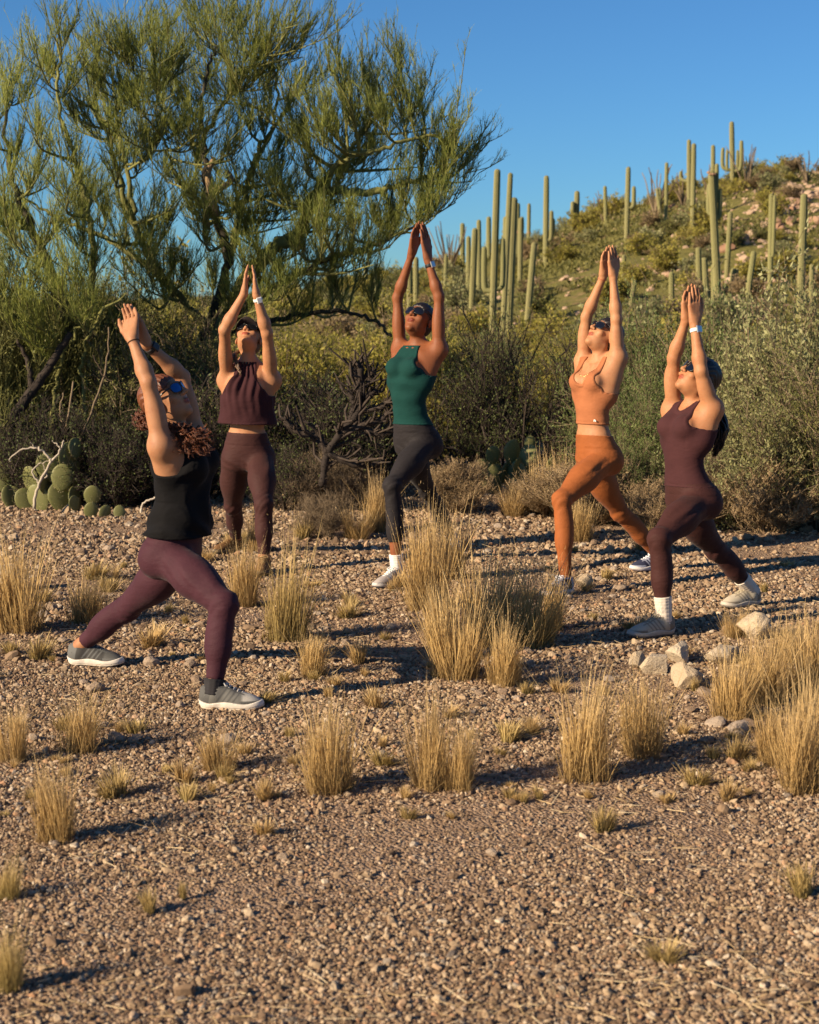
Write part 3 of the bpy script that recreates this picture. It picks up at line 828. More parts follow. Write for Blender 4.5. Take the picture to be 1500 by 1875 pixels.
nt = palo_verde('large palo verde tree with yellow-green limbs arching over the clearing', main_limbs, main_targets, 15.5, 3,
    dead=[[(398, 395), (386, 350), (381, 318), (392, 288)], [(386, 350), (402, 345), (424, 330), (414, 312)], [(378, 420), (376, 385), (372, 355)]])
left_limbs = [
 ([(-10, 850), (25, 760), (70, 700), (120, 640), (100, 520), (60, 420), (20, 320), (10, 190)], .11, .016, 1),
 ([(120, 640), (160, 540), (170, 440), (150, 330), (110, 200), (105, 70)], .06, .014, 0),
 ([(60, 420), (10, 380), (-50, 300)], .04, .014, 0),
 ([(150, 880, -.6), (158, 760, -.5), (150, 660, -.4), (190, 560, -.4)], .035, .014, 2),
 ([(80, 880, -.5), (100, 740, -.4), (130, 620, -.4), (230, 540, -.3)], .04, .014, 2),
 ([(215, 880, -.2), (205, 760), (165, 640), (150, 560)], .045, .014, 2),
 ([(20, 880, -.3), (15, 700, -.3), (40, 560, -.3), (50, 470, -.3)], .045, .014, 2)]
left_targets = [(110, 25), (68, 75), (100, 110), (30, 115), (10, 180), (60, 230), (130, 270), (90, 330), (40, 400), (20, 280), (-20, 220), (60, 150), (140, 130), (40, 470), (90, 440),
  (0, 350), (60, 540), (180, 500), (160, 380), (-30, 400), (0, 500), (110, 560), (200, 570), (130, 350), (150, 460), (70, 310), (10, 430), (40, 600), (120, 480), (90, 640), (190, 640), (230, 600), (150, 600), (10, 620), (60, 680), (-20, 560)]
nt += palo_verde('palo verde tree of the left border with thin leaning green stems', left_limbs, left_targets, 14.6, 8)

# ------------------------------------------------------------------ bushes behind the clearing
M_GREENLEAF = leaf_mat('fresh_green_leaves', (.075, .105, .028), (.26, .31, .10), .36)
BK = {
 'creosote': [bush('b', 200 + k, 1.5, 1.7, 11, M_TWIG_DARK, M_DARKLEAF, 3, (.024, .012), (4, 3, 3), .018, .9, .0035) for k in range(2)],
 'olive': [bush('b', 220 + k, 1.4, 1.6, 16, M_TWIG_GREY, M_OLIVE, 6, (.024, .012), (5, 5, 4), .013, .85, .004) for k in range(1)],
 'sage': [bush('b', 240 + k, 1.6, 1.6, 22, M_TWIG_GREY, M_SAGE, 8, (.026, .0125), (5, 5, 4), .013, .85, .004) for k in range(1)],
 'green': [bush('b', 400, 1.4, 1.5, 20, M_TWIG_GREY, M_GREENLEAF, 7, (.030, .011), (5, 5, 4), .012, .85, .004)],
 'coarse': [bush('b', 410, 1.6, 1.5, 20, M_TWIG_GREY, M_SAGE, 6, (.042, .019), (5, 4, 4), .013, .85, .0045)],
 'dry': [bush('b', 260 + k, .75, .95, 30, M_TWIG_GREY, None, 0, (0, 0), (4, 5, 4), .006, .9, .0034) for k in range(2)],
 'drydark': [bush('b', 280 + k, .9, 1.1, 15, M_TWIG_DARK, M_DARKLEAF, 1, (.025, .012), (4, 4, 3), .011, .9, .004) for k in range(2)],
 'tan': [bush('b', 300 + k, .7, .8, 34, M_TWIG_TAN, M_DRYLEAF, 1, (.022, .012), (4, 5, 4), .005, .8, .0034, upb=.7) for k in range(2)],
 'bright': [bush('b', 320 + k, 1.2, 1.5, 16, M_TWIG_GREY, M_BRIGHT, 4, (.05, .022), (5, 5, 3), .012, .85, .005) for k in range(2)],
 'twiggy': [bush('b', 340 + k, 1.8, 1.5, 18, M_PV_BARK, M_OLIVE, 2, (.026, .014), (5, 6, 4), .014, .8, .0042, upb=.45) for k in range(1)],
}
def real_height(ms):
    z = np.concatenate([np.array([v.co[2] for v in m.vertices]) for m in ms if m is not None])
    return float(np.percentile(z, 98.5))
def real_width(ms):
    q = np.concatenate([np.array([v.co[:2] for v in m.vertices]) for m in ms if m is not None])
    return float(np.percentile(np.abs(q), 97.5)) * 2
BH = {k: real_height(v[0]) for k, v in BK.items()}
BW = {k: real_width(v[0]) for k, v in BK.items()}
BUSH = [  # px, Y, height, width factor, kind, label
 (20, 14.6, 2.10, .9, 'twiggy', 'tall twiggy green bush in the thicket at the left border'),
 (118, 14.9, 1.90, 1.0, 'twiggy', 'twiggy green bush behind the prickly pears'),
 (205, 15.2, 1.80, 1.0, 'twiggy', 'twiggy bush behind the black-topped woman\'s hands'),
 (262, 14.6, 1.50, 1.0, 'olive', 'leafy bush just behind the black-topped woman\'s arms'),
 (355, 15.0, 1.50, 1.2, 'olive', 'leafy bush between the two women at the left, under the green limb'),
 (70, 13.7, 0.72, 1.2, 'drydark', 'dark twiggy shrub behind the prickly pears by the left border'),
 (150, 13.6, 0.77, 1.1, 'drydark', 'dark shrub with bare stems above the single upright pear pads'),
 (215, 13.3, 0.60, 1.2, 'drydark', 'dark sparse shrub left of the black tank top'),
 (262, 13.6, 0.75, 1.2, 'drydark', 'dark sparse shrub at the black-topped woman\'s waist'),
 (360, 14.0, 0.85, 1.2, 'drydark', 'dark shrub seen between the two women at the left'),
 (545, 14.6, 1.02, 1.2, 'drydark', 'dark tangled shrub right of the cap-wearing woman'),
 (610, 14.2, 0.85, 1.2, 'drydark', 'dark tangled shrub under the dead cholla'),
 (665, 14.0, 0.77, 1.2, 'drydark', 'dark shrub left of the teal-topped woman\'s waist'),
 (520, 13.2, 0.47, 1.3, 'drydark', 'dark sparse shrub at the cap-wearing woman\'s knee'),
 (575, 13.3, 0.43, 1.3, 'dry', 'grey leafless shrub behind the small brown dead shrub'),
 (640, 13.2, 0.36, 1.2, 'dry', 'low grey shrub left of the straw tuft by the black capris'),
 (590, 11.7, 0.30, 1.1, 'dry', 'small brown dead shrub standing alone on the gravel'),
 (845, 15.2, 1.25, 1.2, 'creosote', 'dark-stemmed creosote bush right of the teal-topped woman'),
 (925, 15.4, 1.60, 1.15, 'creosote', 'creosote bush in front of the thick saguaro clump'),
 (1005, 15.0, 1.45, 1.2, 'creosote', 'creosote bush with dark crossing stems left of the copper-topped woman'),
 (830, 13.0, 0.38, 1.1, 'tan', 'pale leafless shrub behind the black capris'),
 (1000, 12.9, 0.32, 1.2, 'tan', 'straw-coloured brush left of the copper leggings'),
 (1075, 12.4, 0.45, 1.3, 'tan', 'tan brush between the copper-clad woman\'s legs'),
 (1150, 12.6, 0.55, 1.3, 'green', 'grey brush behind the copper-clad woman\'s rear leg'),
 (1185, 14.4, 1.42, 1.1, 'green', 'grey-green bush between the two women at the right'),
 (1175, 13.2, 1.0, 1.2, 'green', 'lower grey-green bush beside the copper crop top'),
 (1270, 14.2, 1.40, 1.2, 'green', 'grey-green bush behind the brown tank top'),
 (1345, 13.6, 1.22, 1.2, 'sage', 'grey-green bush behind the cream-watched woman\'s shoulder'),
 (1335, 12.3, 0.61, 1.2, 'dry', 'pale tangled brush right of the brown tank top'),
 (1360, 12.6, 0.95, 1.2, 'coarse', 'low grey-green bush behind the pale tangled brush'),
 (1425, 13.2, 1.45, 1.1, 'coarse', 'tall dense bush near the right border, left of the tallest one'),
 (1490, 12.8, 1.66, 1.1, 'coarse', 'tallest dense bush at the right border'),
 (1440, 12.2, 1.0, 1.3, 'coarse', 'dense low bush at the foot of the tall right bushes'),
 (1500, 12.0, 1.30, 1.2, 'olive', 'olive bush cut by the right border'),
 (1400, 11.9, 0.45, 1.2, 'tan', 'tan brush along the foot of the right bushes'),
 (1240, 12.0, 0.38, 1.2, 'tan', 'tan brush behind the brown leggings'),
]
for i, (px, Y, h, wf, kd, lab) in enumerate(BUSH):
    s = h / BH[kd]; q = h * wf * (1.25 if kd in ('dry', 'tan', 'drydark') else .80) / BW[kd]
    put_plant('bush', BK[kd][i % len(BK[kd])], on(px, Y), (q, q, s), RNG.uniform(0, 6.3), lab, 'bush', 'bushes behind the clearing')
mid = []
for k in range(110):
    Y = 18 + 24 * RNG.random() ** .9; px = RNG.uniform(480, 1500) if k < 75 else RNG.uniform(-60, 520)
    b = on(px, Y); kd = 'bright' if RNG.random() < (.72 if px > 480 else .3) else ('olive' if RNG.random() < .6 else 'sage')
    h = RNG.uniform(.6, 1.25) if px > 480 else RNG.uniform(.8, 1.7)
    s = h / BH[kd]; wf = RNG.uniform(1.0, 1.5) * h / BW[kd] / s
    put_plant('shrub', BK[kd][k % len(BK[kd])], b, (s * wf, s * wf, s), RNG.uniform(0, 6.3), 'sunlit %s shrub on the flat between the thicket and the hill' % dict(bright='yellow-green', olive='dark olive', sage='grey-green')[kd], 'shrub', dict(bright='yellow-green', olive='dark olive', sage='grey-green')[kd] + ' shrubs on the flat before the hill')

# ------------------------------------------------------------------ prickly pears, dead wood
M_PEAR = MatB('prickly_pear_skin').rough(.55, .4)
_v = M_PEAR.add('ShaderNodeTexVoronoi'); _v.inputs['Scale'].default_value = 5.5; M_PEAR.l.new(M_PEAR.objc(), _v.inputs['Vector'])
_d = M_PEAR.ramp(_v.outputs['Distance'], [(.10, (1, 1, 1)), (.2, (0, 0, 0))])
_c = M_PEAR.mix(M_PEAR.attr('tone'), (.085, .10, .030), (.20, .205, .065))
_c = M_PEAR.mix(M_PEAR.math('MULTIPLY', M_PEAR.noise(3, 4, vec=M_PEAR.objc()), .6), _c, (.14, .12, .045))
M_PEAR.color(M_PEAR.mix(_d, _c, (.30, .24, .12)))
M_PEAR = M_PEAR.m
def pad_mesh(seed):
    rng = np.random.default_rng(seed); V, T = ico(3)
    z = V[:, 2]; V = V * np.array((.80, .095, 1.0)); V[:, 0] *= 1 - .22 * np.clip(-z, 0, 1); V[:, 2] += 1.0
    V[:, 1] += .12 * V[:, 0] ** 2
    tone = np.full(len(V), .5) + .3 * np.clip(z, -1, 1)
    sp = Acc(); sp.add(V, None, T, 0, np.clip(tone, 0, 1))
    p = V[rng.integers(0, len(V), 60)]; c = np.array((0, 0, 1.0)); d = unit((p - c) * np.array((1, 4, 1)) + rng.normal(0, .3, p.shape))
    v, q = prisms(p, p + d * .17, .010, .002, 3); sp.add(v, q, None, 1, .5)
    return sp.mesh('pad', [M_PEAR, M_SPINE])
PADS = [pad_mesh(s) for s in range(4)]
def prickly_pear(label, spots, Yb):
    b = on(spots[0][0], Yb); e = empty('prickly_pear', tuple(b), label, 'cactus', 'prickly pears')
    for k, (px, pyb, hpx, tilt, rz, *o) in enumerate(spots):
        Y = Yb + (o[0] if o else 0.0); p = P(px, pyb, Y); h = hpx / (FPX / Y) / 2
        if p[2] < land(p[0], p[1]) + .02: p[2] = float(land(p[0], p[1])) - .02
        q = obj('pad', PADS[k % 4], e, False)
        q.location = Vector(p) - Vector(b); q.scale = (h, h, h); q.rotation_euler = (RNG.uniform(-.25, .25), tilt, rz)
prickly_pear('prickly pear clump with big dark pads at the left, under pale dead sticks',
  [(118, 948, 62, -.15, .5), (80, 945, 56, -.3, -.3), (60, 950, 48, -.5, .4, .1), (112, 900, 52, .1, .2, -.05), (84, 905, 44, -.2, 1.1), (140, 945, 55, .35, 1.2, -.1), (125, 868, 60, .1, .9), (100, 880, 55, -.4, .2), (135, 890, 50, .5, 1.4), (30, 945, 50, -.2, .8, .2), (55, 900, 50, .2, -.5, .1), (10, 900, 45, -.3, .3, .3), (20, 940, 45, .2, .3, .2), (138, 840, 40, .2, .9)], 13.2)
prickly_pear('upright prickly pear of two stacked pads right of the dark clump', [(166, 955, 34, .05, .3), (168, 926, 40, .08, .2), (186, 962, 30, .5, .6), (140, 935, 30, -.3, .8), (218, 960, 28, .1, .3)], 12.75)
prickly_pear('prickly pear with grey-green pads in the middle behind the gravel clearing',
  [(905, 905, 60, -.1, .3), (940, 905, 62, .1, -.4), (962, 905, 55, .3, .5), (905, 850, 36, -.2, .3), (935, 852, 48, .1, .6), (962, 858, 46, .25, -.3), (920, 885, 45, .3, 1.1), (968, 825, 28, .2, .3), (890, 870, 34, -.5, .2), (950, 880, 44, -.2, .9)], 13.6)
prickly_pear('small prickly pear standing in the straw brush left of the copper leggings', [(1015, 900, 40, .05, .3), (1012, 868, 34, -.1, .4), (1030, 890, 30, .3, .3)], 13.1)
def stick(label, polys, Y, r, mat, name='dead_branch'):
    e = None; ac = Acc()
    for k, (pts, f) in enumerate(polys):
        q = [P(p[0], p[1], Y + (p[2] if len(p) > 2 else 0)) for p in pts]
        c = spline(q, 5 * len(pts)); c += RNG.normal(0, .004, c.shape)
        ac.tube(c, np.linspace(r * f, r * f * .45, len(c)), 6, tone=RNG.random())
    o = obj(name, ac.mesh(name, [mat])); return tag(o, label, 'branch' if name == 'dead_branch' else 'cactus')
stick('pale forked dead branch in front of the left prickly pears', [([(62, 930), (72, 885), (92, 850), (112, 822), (116, 806)], 1), ([(94, 848), (90, 838), (76, 824), (64, 820), (40, 824), (20, 838), (18, 845)], .8), ([(72, 885), (60, 866), (70, 850), (82, 848)], .6),
   ([(64, 820), (56, 810)], .4), ([(75, 880), (86, 870), (80, 850), (100, 838)], .5), ([(112, 822), (104, 812), (96, 808)], .5)], 12.9, .014, M_TWIG_PALE)
stick('small white dead stick at the black-topped woman\'s back', [([(258, 940), (262, 922), (282, 912), (292, 900), (296, 892)], 1), ([(282, 912), (290, 912)], .6)], 12.9, .011, M_TWIG_PALE)
ac = Acc()
def cholla(label, polys, Y):
    ac = Acc()
    for pts, r in polys:
        q = [P(p[0], p[1], Y + (p[2] if len(p) > 2 else 0)) for p in pts]; c = spline(q, 6 * len(pts))
        rr = np.full(len(c), r) * (1 + .15 * np.sin(np.arange(len(c)) * 1.7)); rr[-1] *= .5
        ac.tube(c, rr, 8, tone=RNG.random())
        k = RNG.integers(0, len(c), 240); d = unit(RNG.normal(0, 1, (240, 3))); V, Q = prisms(c[k] + d * r * .7, c[k] + d * (r + .018), .004, .001, 3); ac.add(V, Q)
        a, b, _ = kids(c[2:-1], c[3:], 1, 0, 1, .16, .8, RNG, .4); a2, b2 = bend(a, b, RNG, .12)
        V, Q = prisms(a2, b2, r * .42, r * .3, 6); ac.add(V, Q, tone=RNG.random())
    return tag(obj('staghorn_cholla', ac.mesh('staghorn_cholla', [M_TWIG_DARK])), label, 'cactus')
cholla('dark staghorn cholla with forked arms left of the teal top', [([(590, 890), (600, 830), (628, 790), (655, 755), (660, 715), (660, 670)], .030), ([(655, 755), (672, 730), (690, 712)], .024), ([(660, 715), (652, 690), (645, 672)], .022),
   ([(628, 790), (660, 780), (700, 766), (716, 752)], .026), ([(660, 780), (690, 795), (714, 790)], .022), ([(600, 830), (580, 800), (545, 790), (520, 770)], .026), ([(660, 715), (676, 700), (682, 680)], .02),
   ([(640, 775), (648, 740), (640, 715)], .02), ([(655, 755), (700, 745), (715, 735)], .02), ([(600, 830), (650, 850), (700, 850)], .026)], 12.9)
stick('thick dark leaning trunk of a dead tree at the left border', [([(-20, 830), (20, 770), (60, 715), (95, 665), (130, 610)], 1), ([(60, 715), (50, 660), (30, 620)], .5)], 13.9, .06, M_TWIG_DARK)
stick('bare grey stick rising between the prickly pears and the black-topped woman', [([(128, 960), (130, 860), (122, 790), (135, 700)], 1), ([(122, 790), (110, 760), (116, 720)], .6), ([(130, 860), (150, 800), (190, 690), (200, 600)], .8), ([(190, 690), (170, 650)], .5)], 13.5, .016, M_TWIG_GREY)

# ------------------------------------------------------------------ bunch grass
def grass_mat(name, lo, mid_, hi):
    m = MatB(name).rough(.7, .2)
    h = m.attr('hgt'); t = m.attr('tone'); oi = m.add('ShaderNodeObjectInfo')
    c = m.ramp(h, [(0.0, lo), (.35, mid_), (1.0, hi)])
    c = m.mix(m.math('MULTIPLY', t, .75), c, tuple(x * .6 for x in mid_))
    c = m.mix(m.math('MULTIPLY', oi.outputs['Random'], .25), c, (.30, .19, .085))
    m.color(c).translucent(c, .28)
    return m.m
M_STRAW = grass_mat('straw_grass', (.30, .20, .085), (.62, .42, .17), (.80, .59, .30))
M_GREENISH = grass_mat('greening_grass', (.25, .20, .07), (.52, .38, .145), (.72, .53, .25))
def tuft(seed, n, h, rb, lean, mat, wdt=.0030, curl=.3, base_n=0):
    rng = np.random.default_rng(seed)
    nc = 13 if base_n > 100 else 5                       # a tuft is several tillers of uneven height and lean
    ci = rng.integers(0, nc, n); ca = rng.uniform(0, 6.28, nc); cr = rb * .85 * np.sqrt(rng.random(nc)); chh = rng.uniform(.55, 1.12, nc); cl = rng.normal(0, .13, (nc, 2))
    bx = np.cos(ca)[ci] * cr[ci] + rng.normal(0, rb * .22, n); by = np.sin(ca)[ci] * cr[ci] + rng.normal(0, rb * .22, n)
    a = np.arctan2(by, bx); r = np.minimum(np.hypot(bx, by), rb * 1.15)
    B = np.stack([np.cos(a) * r, np.sin(a) * r, np.full(n, -.01)], 1)
    hh = h * np.clip(rng.normal(.66, .24, n), .15, 1.15)
    hh *= chh[ci]
    if base_n: hh[:base_n] *= rng.uniform(.25, .55, base_n)
    ln = lean * (r / rb * .6 + .4) * np.exp(rng.normal(0, .55, n))
    az = a + rng.normal(0, 1.3 if not base_n < 100 else .5, n)
    if base_n > 100: ln[:base_n] *= 2.6
    stray = rng.random(n) < .10; ln[stray] = ln[stray] * 2.2 + .2
    out = np.stack([np.cos(az) + cl[ci, 0] / np.maximum(ln, .08), np.sin(az) + cl[ci, 1] / np.maximum(ln, .08), np.zeros(n)], 1)
    t = np.array((0, .4, .75, 1.0)); side = np.stack([-np.sin(az + rng.normal(0, 1, n)), np.cos(az), np.zeros(n)], 1)
    side = unit(side)
    c = curl * rng.random(n)
    pts = [B + out * (hh * ln * (q * (1 - c) + c * q * q * 1.6))[:, None] + np.array((0, 0, 1.0)) * (hh * (q - .25 * c * q * q * ln))[:, None] + rng.normal(0, .006, (n, 3)) * q for q in t]
    w = wdt * np.exp(rng.normal(0, .25, n))
    V = np.stack([pts[0] - side * w[:, None] * .4, pts[0] + side * w[:, None] * .4, pts[1] - side * w[:, None] * .5, pts[1] + side * w[:, None] * .5,
                  pts[2] - side * w[:, None] * .42, pts[2] + side * w[:, None] * .42, pts[3]], 1).reshape(-1, 3)
    k = (np.arange(n) * 7)[:, None]
    Q = np.concatenate([k + np.array([[0, 1, 3, 2]]), k + np.array([[2, 3, 5, 4]])]); T = k + np.array([[4, 5, 6]])
    hg = np.clip(V[:, 2] / h, 0, 1)
    tn = np.repeat(rng.random(n), 7)
    # seed heads: fine flecks along the upper third of the taller stalks
    tall = np.nonzero(hh > h * .62)[0]; m = 3
    C = (pts[2][tall][:, None] + (pts[3] - pts[2])[tall][:, None] * rng.uniform(.0, 1.1, (len(tall), m, 1))).reshape(-1, 3)
    d = np.repeat(unit((pts[3] - pts[2])[tall]), m, 0)
    V2, Q2 = leaves(C, .020, .0042, rng, d * 1.6, .5)
    F = [np.concatenate([Q, Q2 + len(V)]), T]
    return mesh_np('grass_tuft', np.concatenate([V, V2]), F, [mat], False, None, {'tone': np.concatenate([tn, np.repeat(rng.random(len(C)) * .5, 4)]), 'hgt': np.concatenate([hg, np.ones(len(V2))])})
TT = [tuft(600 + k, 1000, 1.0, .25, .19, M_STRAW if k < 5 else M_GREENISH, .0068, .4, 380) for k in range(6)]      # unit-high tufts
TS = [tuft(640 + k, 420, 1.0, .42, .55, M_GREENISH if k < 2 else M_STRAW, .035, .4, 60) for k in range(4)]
def put_grass(px, py, hpx, wpx, label, small=False, k=None, grp='straw tufts of bunch grass'):
    b = G(px, py); b[2] = float(land(b[0], b[1])); s = FPX / b[1]
    h = hpx / s; w = wpx / s
    me = (TS if small else TT)[int(RNG.integers(len(TS if small else TT))) if k is None else k]
    o = obj('grass_tuft', me); o.location = b
    ww = w / (1.15 if small else .66)
    o.scale = (ww, ww, h * 1.12); o.rotation_euler = (0, 0, RNG.uniform(0, 6.3))
    return tag(o, label, 'grass', grp)
BIG = [(40, 1155, 195, 105, 'tallest straw tuft at the left border, in front of the prickly pears'), (165, 1140, 90, 85, 'short tuft just behind the plum-legged woman\'s rear calf'),
 (20, 1388, 115, 60, 'thin straw tuft touching the left border below the dark trainer'), (95, 1535, 155, 95, 'golden dense tuft casting a long shadow, lower left'),
 (150, 1372, 105, 95, 'sparse wispy tuft above the golden dense one'), (14, 1640, 80, 55, 'round tuft cut by the left border, second from the bottom'), (12, 1810, 145, 75, 'lowest tuft at the left border'),
 (448, 1108, 130, 62, 'shorter tuft left of the tall one at the cap-wearing woman\'s feet'), (522, 1172, 195, 95, 'tall tuft hiding the cap-wearing woman\'s front foot'), (577, 1238, 90, 68, 'small full tuft in the middle of the tuft row, below the tall one'),
 (603, 1452, 185, 105, 'tall tuft right of the grey-toed shoe, in the near row'), (790, 1445, 180, 85, 'left one of the paired tufts in the near middle row'), (845, 1448, 130, 70, 'greener right one of the paired tufts in the near middle row'),
 (405, 1408, 85, 72, 'small tuft directly below the grey-toed shoe'), (783, 1115, 205, 95, 'tall tuft over the teal-topped woman\'s white shoe'), (822, 1060, 130, 70, 'dark-based tuft behind the tall white-shoe tuft'),
 (838, 1242, 170, 105, 'full tuft at the lower left of the big central clump'), (925, 1255, 135, 80, 'lowest tuft of the big central clump'), (890, 1180, 190, 110, 'tallest tuft in the heart of the central clump'),
 (965, 1182, 165, 110, 'tuft at the right side of the central clump, by the navy shoe'), (1010, 1150, 100, 60, 'outermost right tuft of the central clump'), (800, 1180, 120, 70, 'shaded left tuft of the central clump'),
 (1078, 1428, 195, 130, 'broad tuft in the near row below the pale rocks'), (1180, 1385, 165, 95, 'tuft overlapping the right of the broad near tuft'), (1340, 1312, 140, 95, 'tuft right of the block-shaped pale rock'),
 (1405, 1290, 150, 90, 'tuft behind the low pale slab'), (1475, 1270, 165, 110, 'tall tuft at the right border beside the pale rocks'), (1425, 1400, 130, 80, 'left tuft of the large clump at the right border'),
 (1470, 1445, 215, 120, 'largest tuft at the right border'), (1515, 1400, 190, 100, 'tuft cut by the right border behind the largest one'), (985, 938, 105, 60, 'tall straw stalks right of the middle prickly pear'), (1030, 945, 115, 60, 'tall straw stalks left of the copper front thigh'), (945, 945, 60, 50, 'low straw stalks in front of the middle prickly pear'),
 (690, 972, 105, 62, 'straw tuft left of the teal-topped woman\'s calf'),
 (655, 985, 60, 50, 'low straw tuft left of the one by the black capris'), (1060, 990, 90, 60, 'straw tuft behind the copper front shin'), (1185, 1010, 55, 50, 'little tuft behind the copper rear leg'),
 (1345, 1165, 55, 45, 'little tuft below the cream rear sock'), (470, 1010, 80, 40, 'wispy tuft at the cap-wearing woman\'s ankle'), (1440, 1210, 80, 60, 'pale tuft behind the largest rounded rock')]
for r in BIG: put_grass(*r)
SMALL = [(215, 1455, 45, 62, 'round green-based tuft above the golden tuft\'s shadow'), (335, 1432, 42, 32, 'little green tuft, upper of two close ones'), (340, 1468, 38, 44, 'little green tuft, lower of two close ones'),
 (410, 1425, 40, 38, 'tiny pale tuft touching the tuft below the grey-toed shoe'), (486, 1464, 40, 40, 'small green tuft left of the tall near-row tuft'), (660, 1215, 50, 32, 'small upright tuft in the middle gravel, left of the central clump'),
 (690, 1298, 36, 40, 'small pale tuft between the near and middle rows'), (975, 1345, 32, 30, 'tiny green tuft left of the broad near tuft'), (255, 1112, 40, 44, 'small tuft above the plum rear thigh\'s shadow'), (275, 1180, 38, 46, 'small pale tuft under the plum leggings'),
 (925, 1360, 45, 56, 'faded tuft left of the tiny green tuft'), (1103, 1522, 48, 42, 'small lone tuft on the bare gravel below the broad near tuft'), (1275, 1436, 34, 44, 'flat green tuft right of the broad near tuft'), (1330, 1466, 42, 30, 'narrow green tuft before the largest border tuft'),
 (1347, 1392, 46, 46, 'green tuft between the broad tuft and the right clump'), (1308, 1390, 30, 26, 'tiny green tuft left of its larger green neighbour'), (1482, 1640, 80, 62, 'round olive tuft at the right border, lowest on that side'), (281, 1670, 58, 40, 'small pale tuft alone in the near gravel'),
 (335, 1650, 44, 16, 'thin sprig beside the small pale near tuft'), (70, 1205, 40, 45, 'small tuft left of the dark rear trainer'), (30, 1195, 30, 40, 'flat tuft at the left border by the dark rear trainer'), (120, 1330, 40, 60, 'faded low tuft left of the wispy one'), (250, 1340, 30, 44, 'faded low tuft right of the wispy one'),
 (700, 1400, 30, 40, 'tiny tuft between the tall near tuft and the paired tufts'), (935, 1465, 26, 26, 'tiny yellow tuft right of the paired tufts'), (640, 1130, 30, 40, 'low tuft in front of the white shoe'), (725, 1075, 30, 40, 'tiny fuzzy tuft at the toe of the white shoe'),
 (1105, 1060, 26, 30, 'tiny tuft right of the yellowish pointed stone'), (1160, 1150, 24, 40, 'tiny tuft at the toe of the beige trainer'), (480, 1290, 30, 40, 'tiny tuft in front of the grey toe'), (200, 1085, 34, 40, 'small tuft behind the plum rear knee'), (170, 1060, 30, 50, 'low tuft left of the plum seat'),
 (480, 1530, 30, 34, 'tiny tuft on the gravel right of the golden tuft\'s shadow'), (1215, 1760, 36, 50, 'faint tuft on the nearest gravel'), (560, 985, 30, 40, 'small tuft left of the brown dead shrub')]
for r in SMALL: put_grass(*r, small=True, grp='small tufts on the gravel')
for k in range(95):
    px, py = RNG.uniform(-20, 1520), RNG.uniform(975, 1500)
    put_grass(px, py, RNG.uniform(10, 24), RNG.uniform(14, 30), 'tiny sprout of dry grass poking out of the gravel', small=True, grp='tiny sprouts in the gravel')
# ------------------------------------------------------------------ bodies: one distance field per figure, meshed as one surface
def smin(a, b, k):
    h = np.clip(0.5 + 0.5 * (b - a) / k, 0, 1)
    return b * (1 - h) + a * h - k * h * (1 - h)
def axis(lo, hi, h, fine=()):
    out = [lo]
    while out[-1] < hi:
        x = out[-1]; s = h
        for a, b, hf in fine:
            if a <= x <= b: s = min(s, hf)
        out.append(x + s)
    return np.array(out, np.float32)
class Field:
    def __init__(s, xs, ys, zs):
        s.x, s.y, s.z = xs, ys, zs
        s.F = np.full((len(xs), len(ys), len(zs)), 0.5, np.float32)
    def sl(s, lo, hi):
        out = []; arr = []
        for c, a, b in ((s.x, lo[0], hi[0]), (s.y, lo[1], hi[1]), (s.z, lo[2], hi[2])):
            i = np.searchsorted(c, a); j = max(i + 1, np.searchsorted(c, b)); out.append(slice(i, j)); arr.append(c[i:j])
        return tuple(out), arr[0][:, None, None], arr[1][None, :, None], arr[2][None, None, :]
    def put(s, sl, d, k, op):
        A = s.F[sl]
        if op == 'add': s.F[sl] = smin(A, d, k)
        else: s.F[sl] = -smin(-A, d, k)
    def cone(s, a, b, ra, rb, k=0.02, op='add', pad=0.035):
        a = np.asarray(a, np.float32); b = np.asarray(b, np.float32); r = max(ra, rb) + pad
        sl, X, Y, Z = s.sl(np.minimum(a, b) - r, np.maximum(a, b) + r)
        d = b - a; L2 = float(d @ d) + 1e-9
        px, py, pz = X - a[0], Y - a[1], Z - a[2]
        t = np.clip((px * d[0] + py * d[1] + pz * d[2]) / L2, 0, 1)
        q = np.sqrt((px - t * d[0]) ** 2 + (py - t * d[1]) ** 2 + (pz - t * d[2]) ** 2) - (ra + (rb - ra) * t)
        s.put(sl, q, k, op)
    def ell(s, c, R, r, k=0.02, op='add', pad=0.035):
        """R rows = local axes"""
        c = np.asarray(c, np.float32); R = np.asarray(R, np.float32); r = np.asarray(r, np.float32)
        e = np.sqrt(((R * r[:, None]) ** 2).sum(0)) + pad
        sl, X, Y, Z = s.sl(c - e, c + e)
        X = X - c[0]; Y = Y - c[1]; Z = Z - c[2]
        u = [(X * R[i, 0] + Y * R[i, 1] + Z * R[i, 2]) for i in range(3)]
        k0 = np.sqrt(sum((u[i] / r[i]) ** 2 for i in range(3)))
        k1 = np.sqrt(sum((u[i] / r[i] ** 2) ** 2 for i in range(3))) + 1e-6
        s.put(sl, k0 * (k0 - 1) / k1, k, op)
    def local(s, o, R):
        X, Y, Z = s.x[:, None, None] - o[0], s.y[None, :, None] - o[1], s.z[None, None, :] - o[2]
        return [X * R[i][0] + Y * R[i][1] + Z * R[i][2] for i in range(3)]
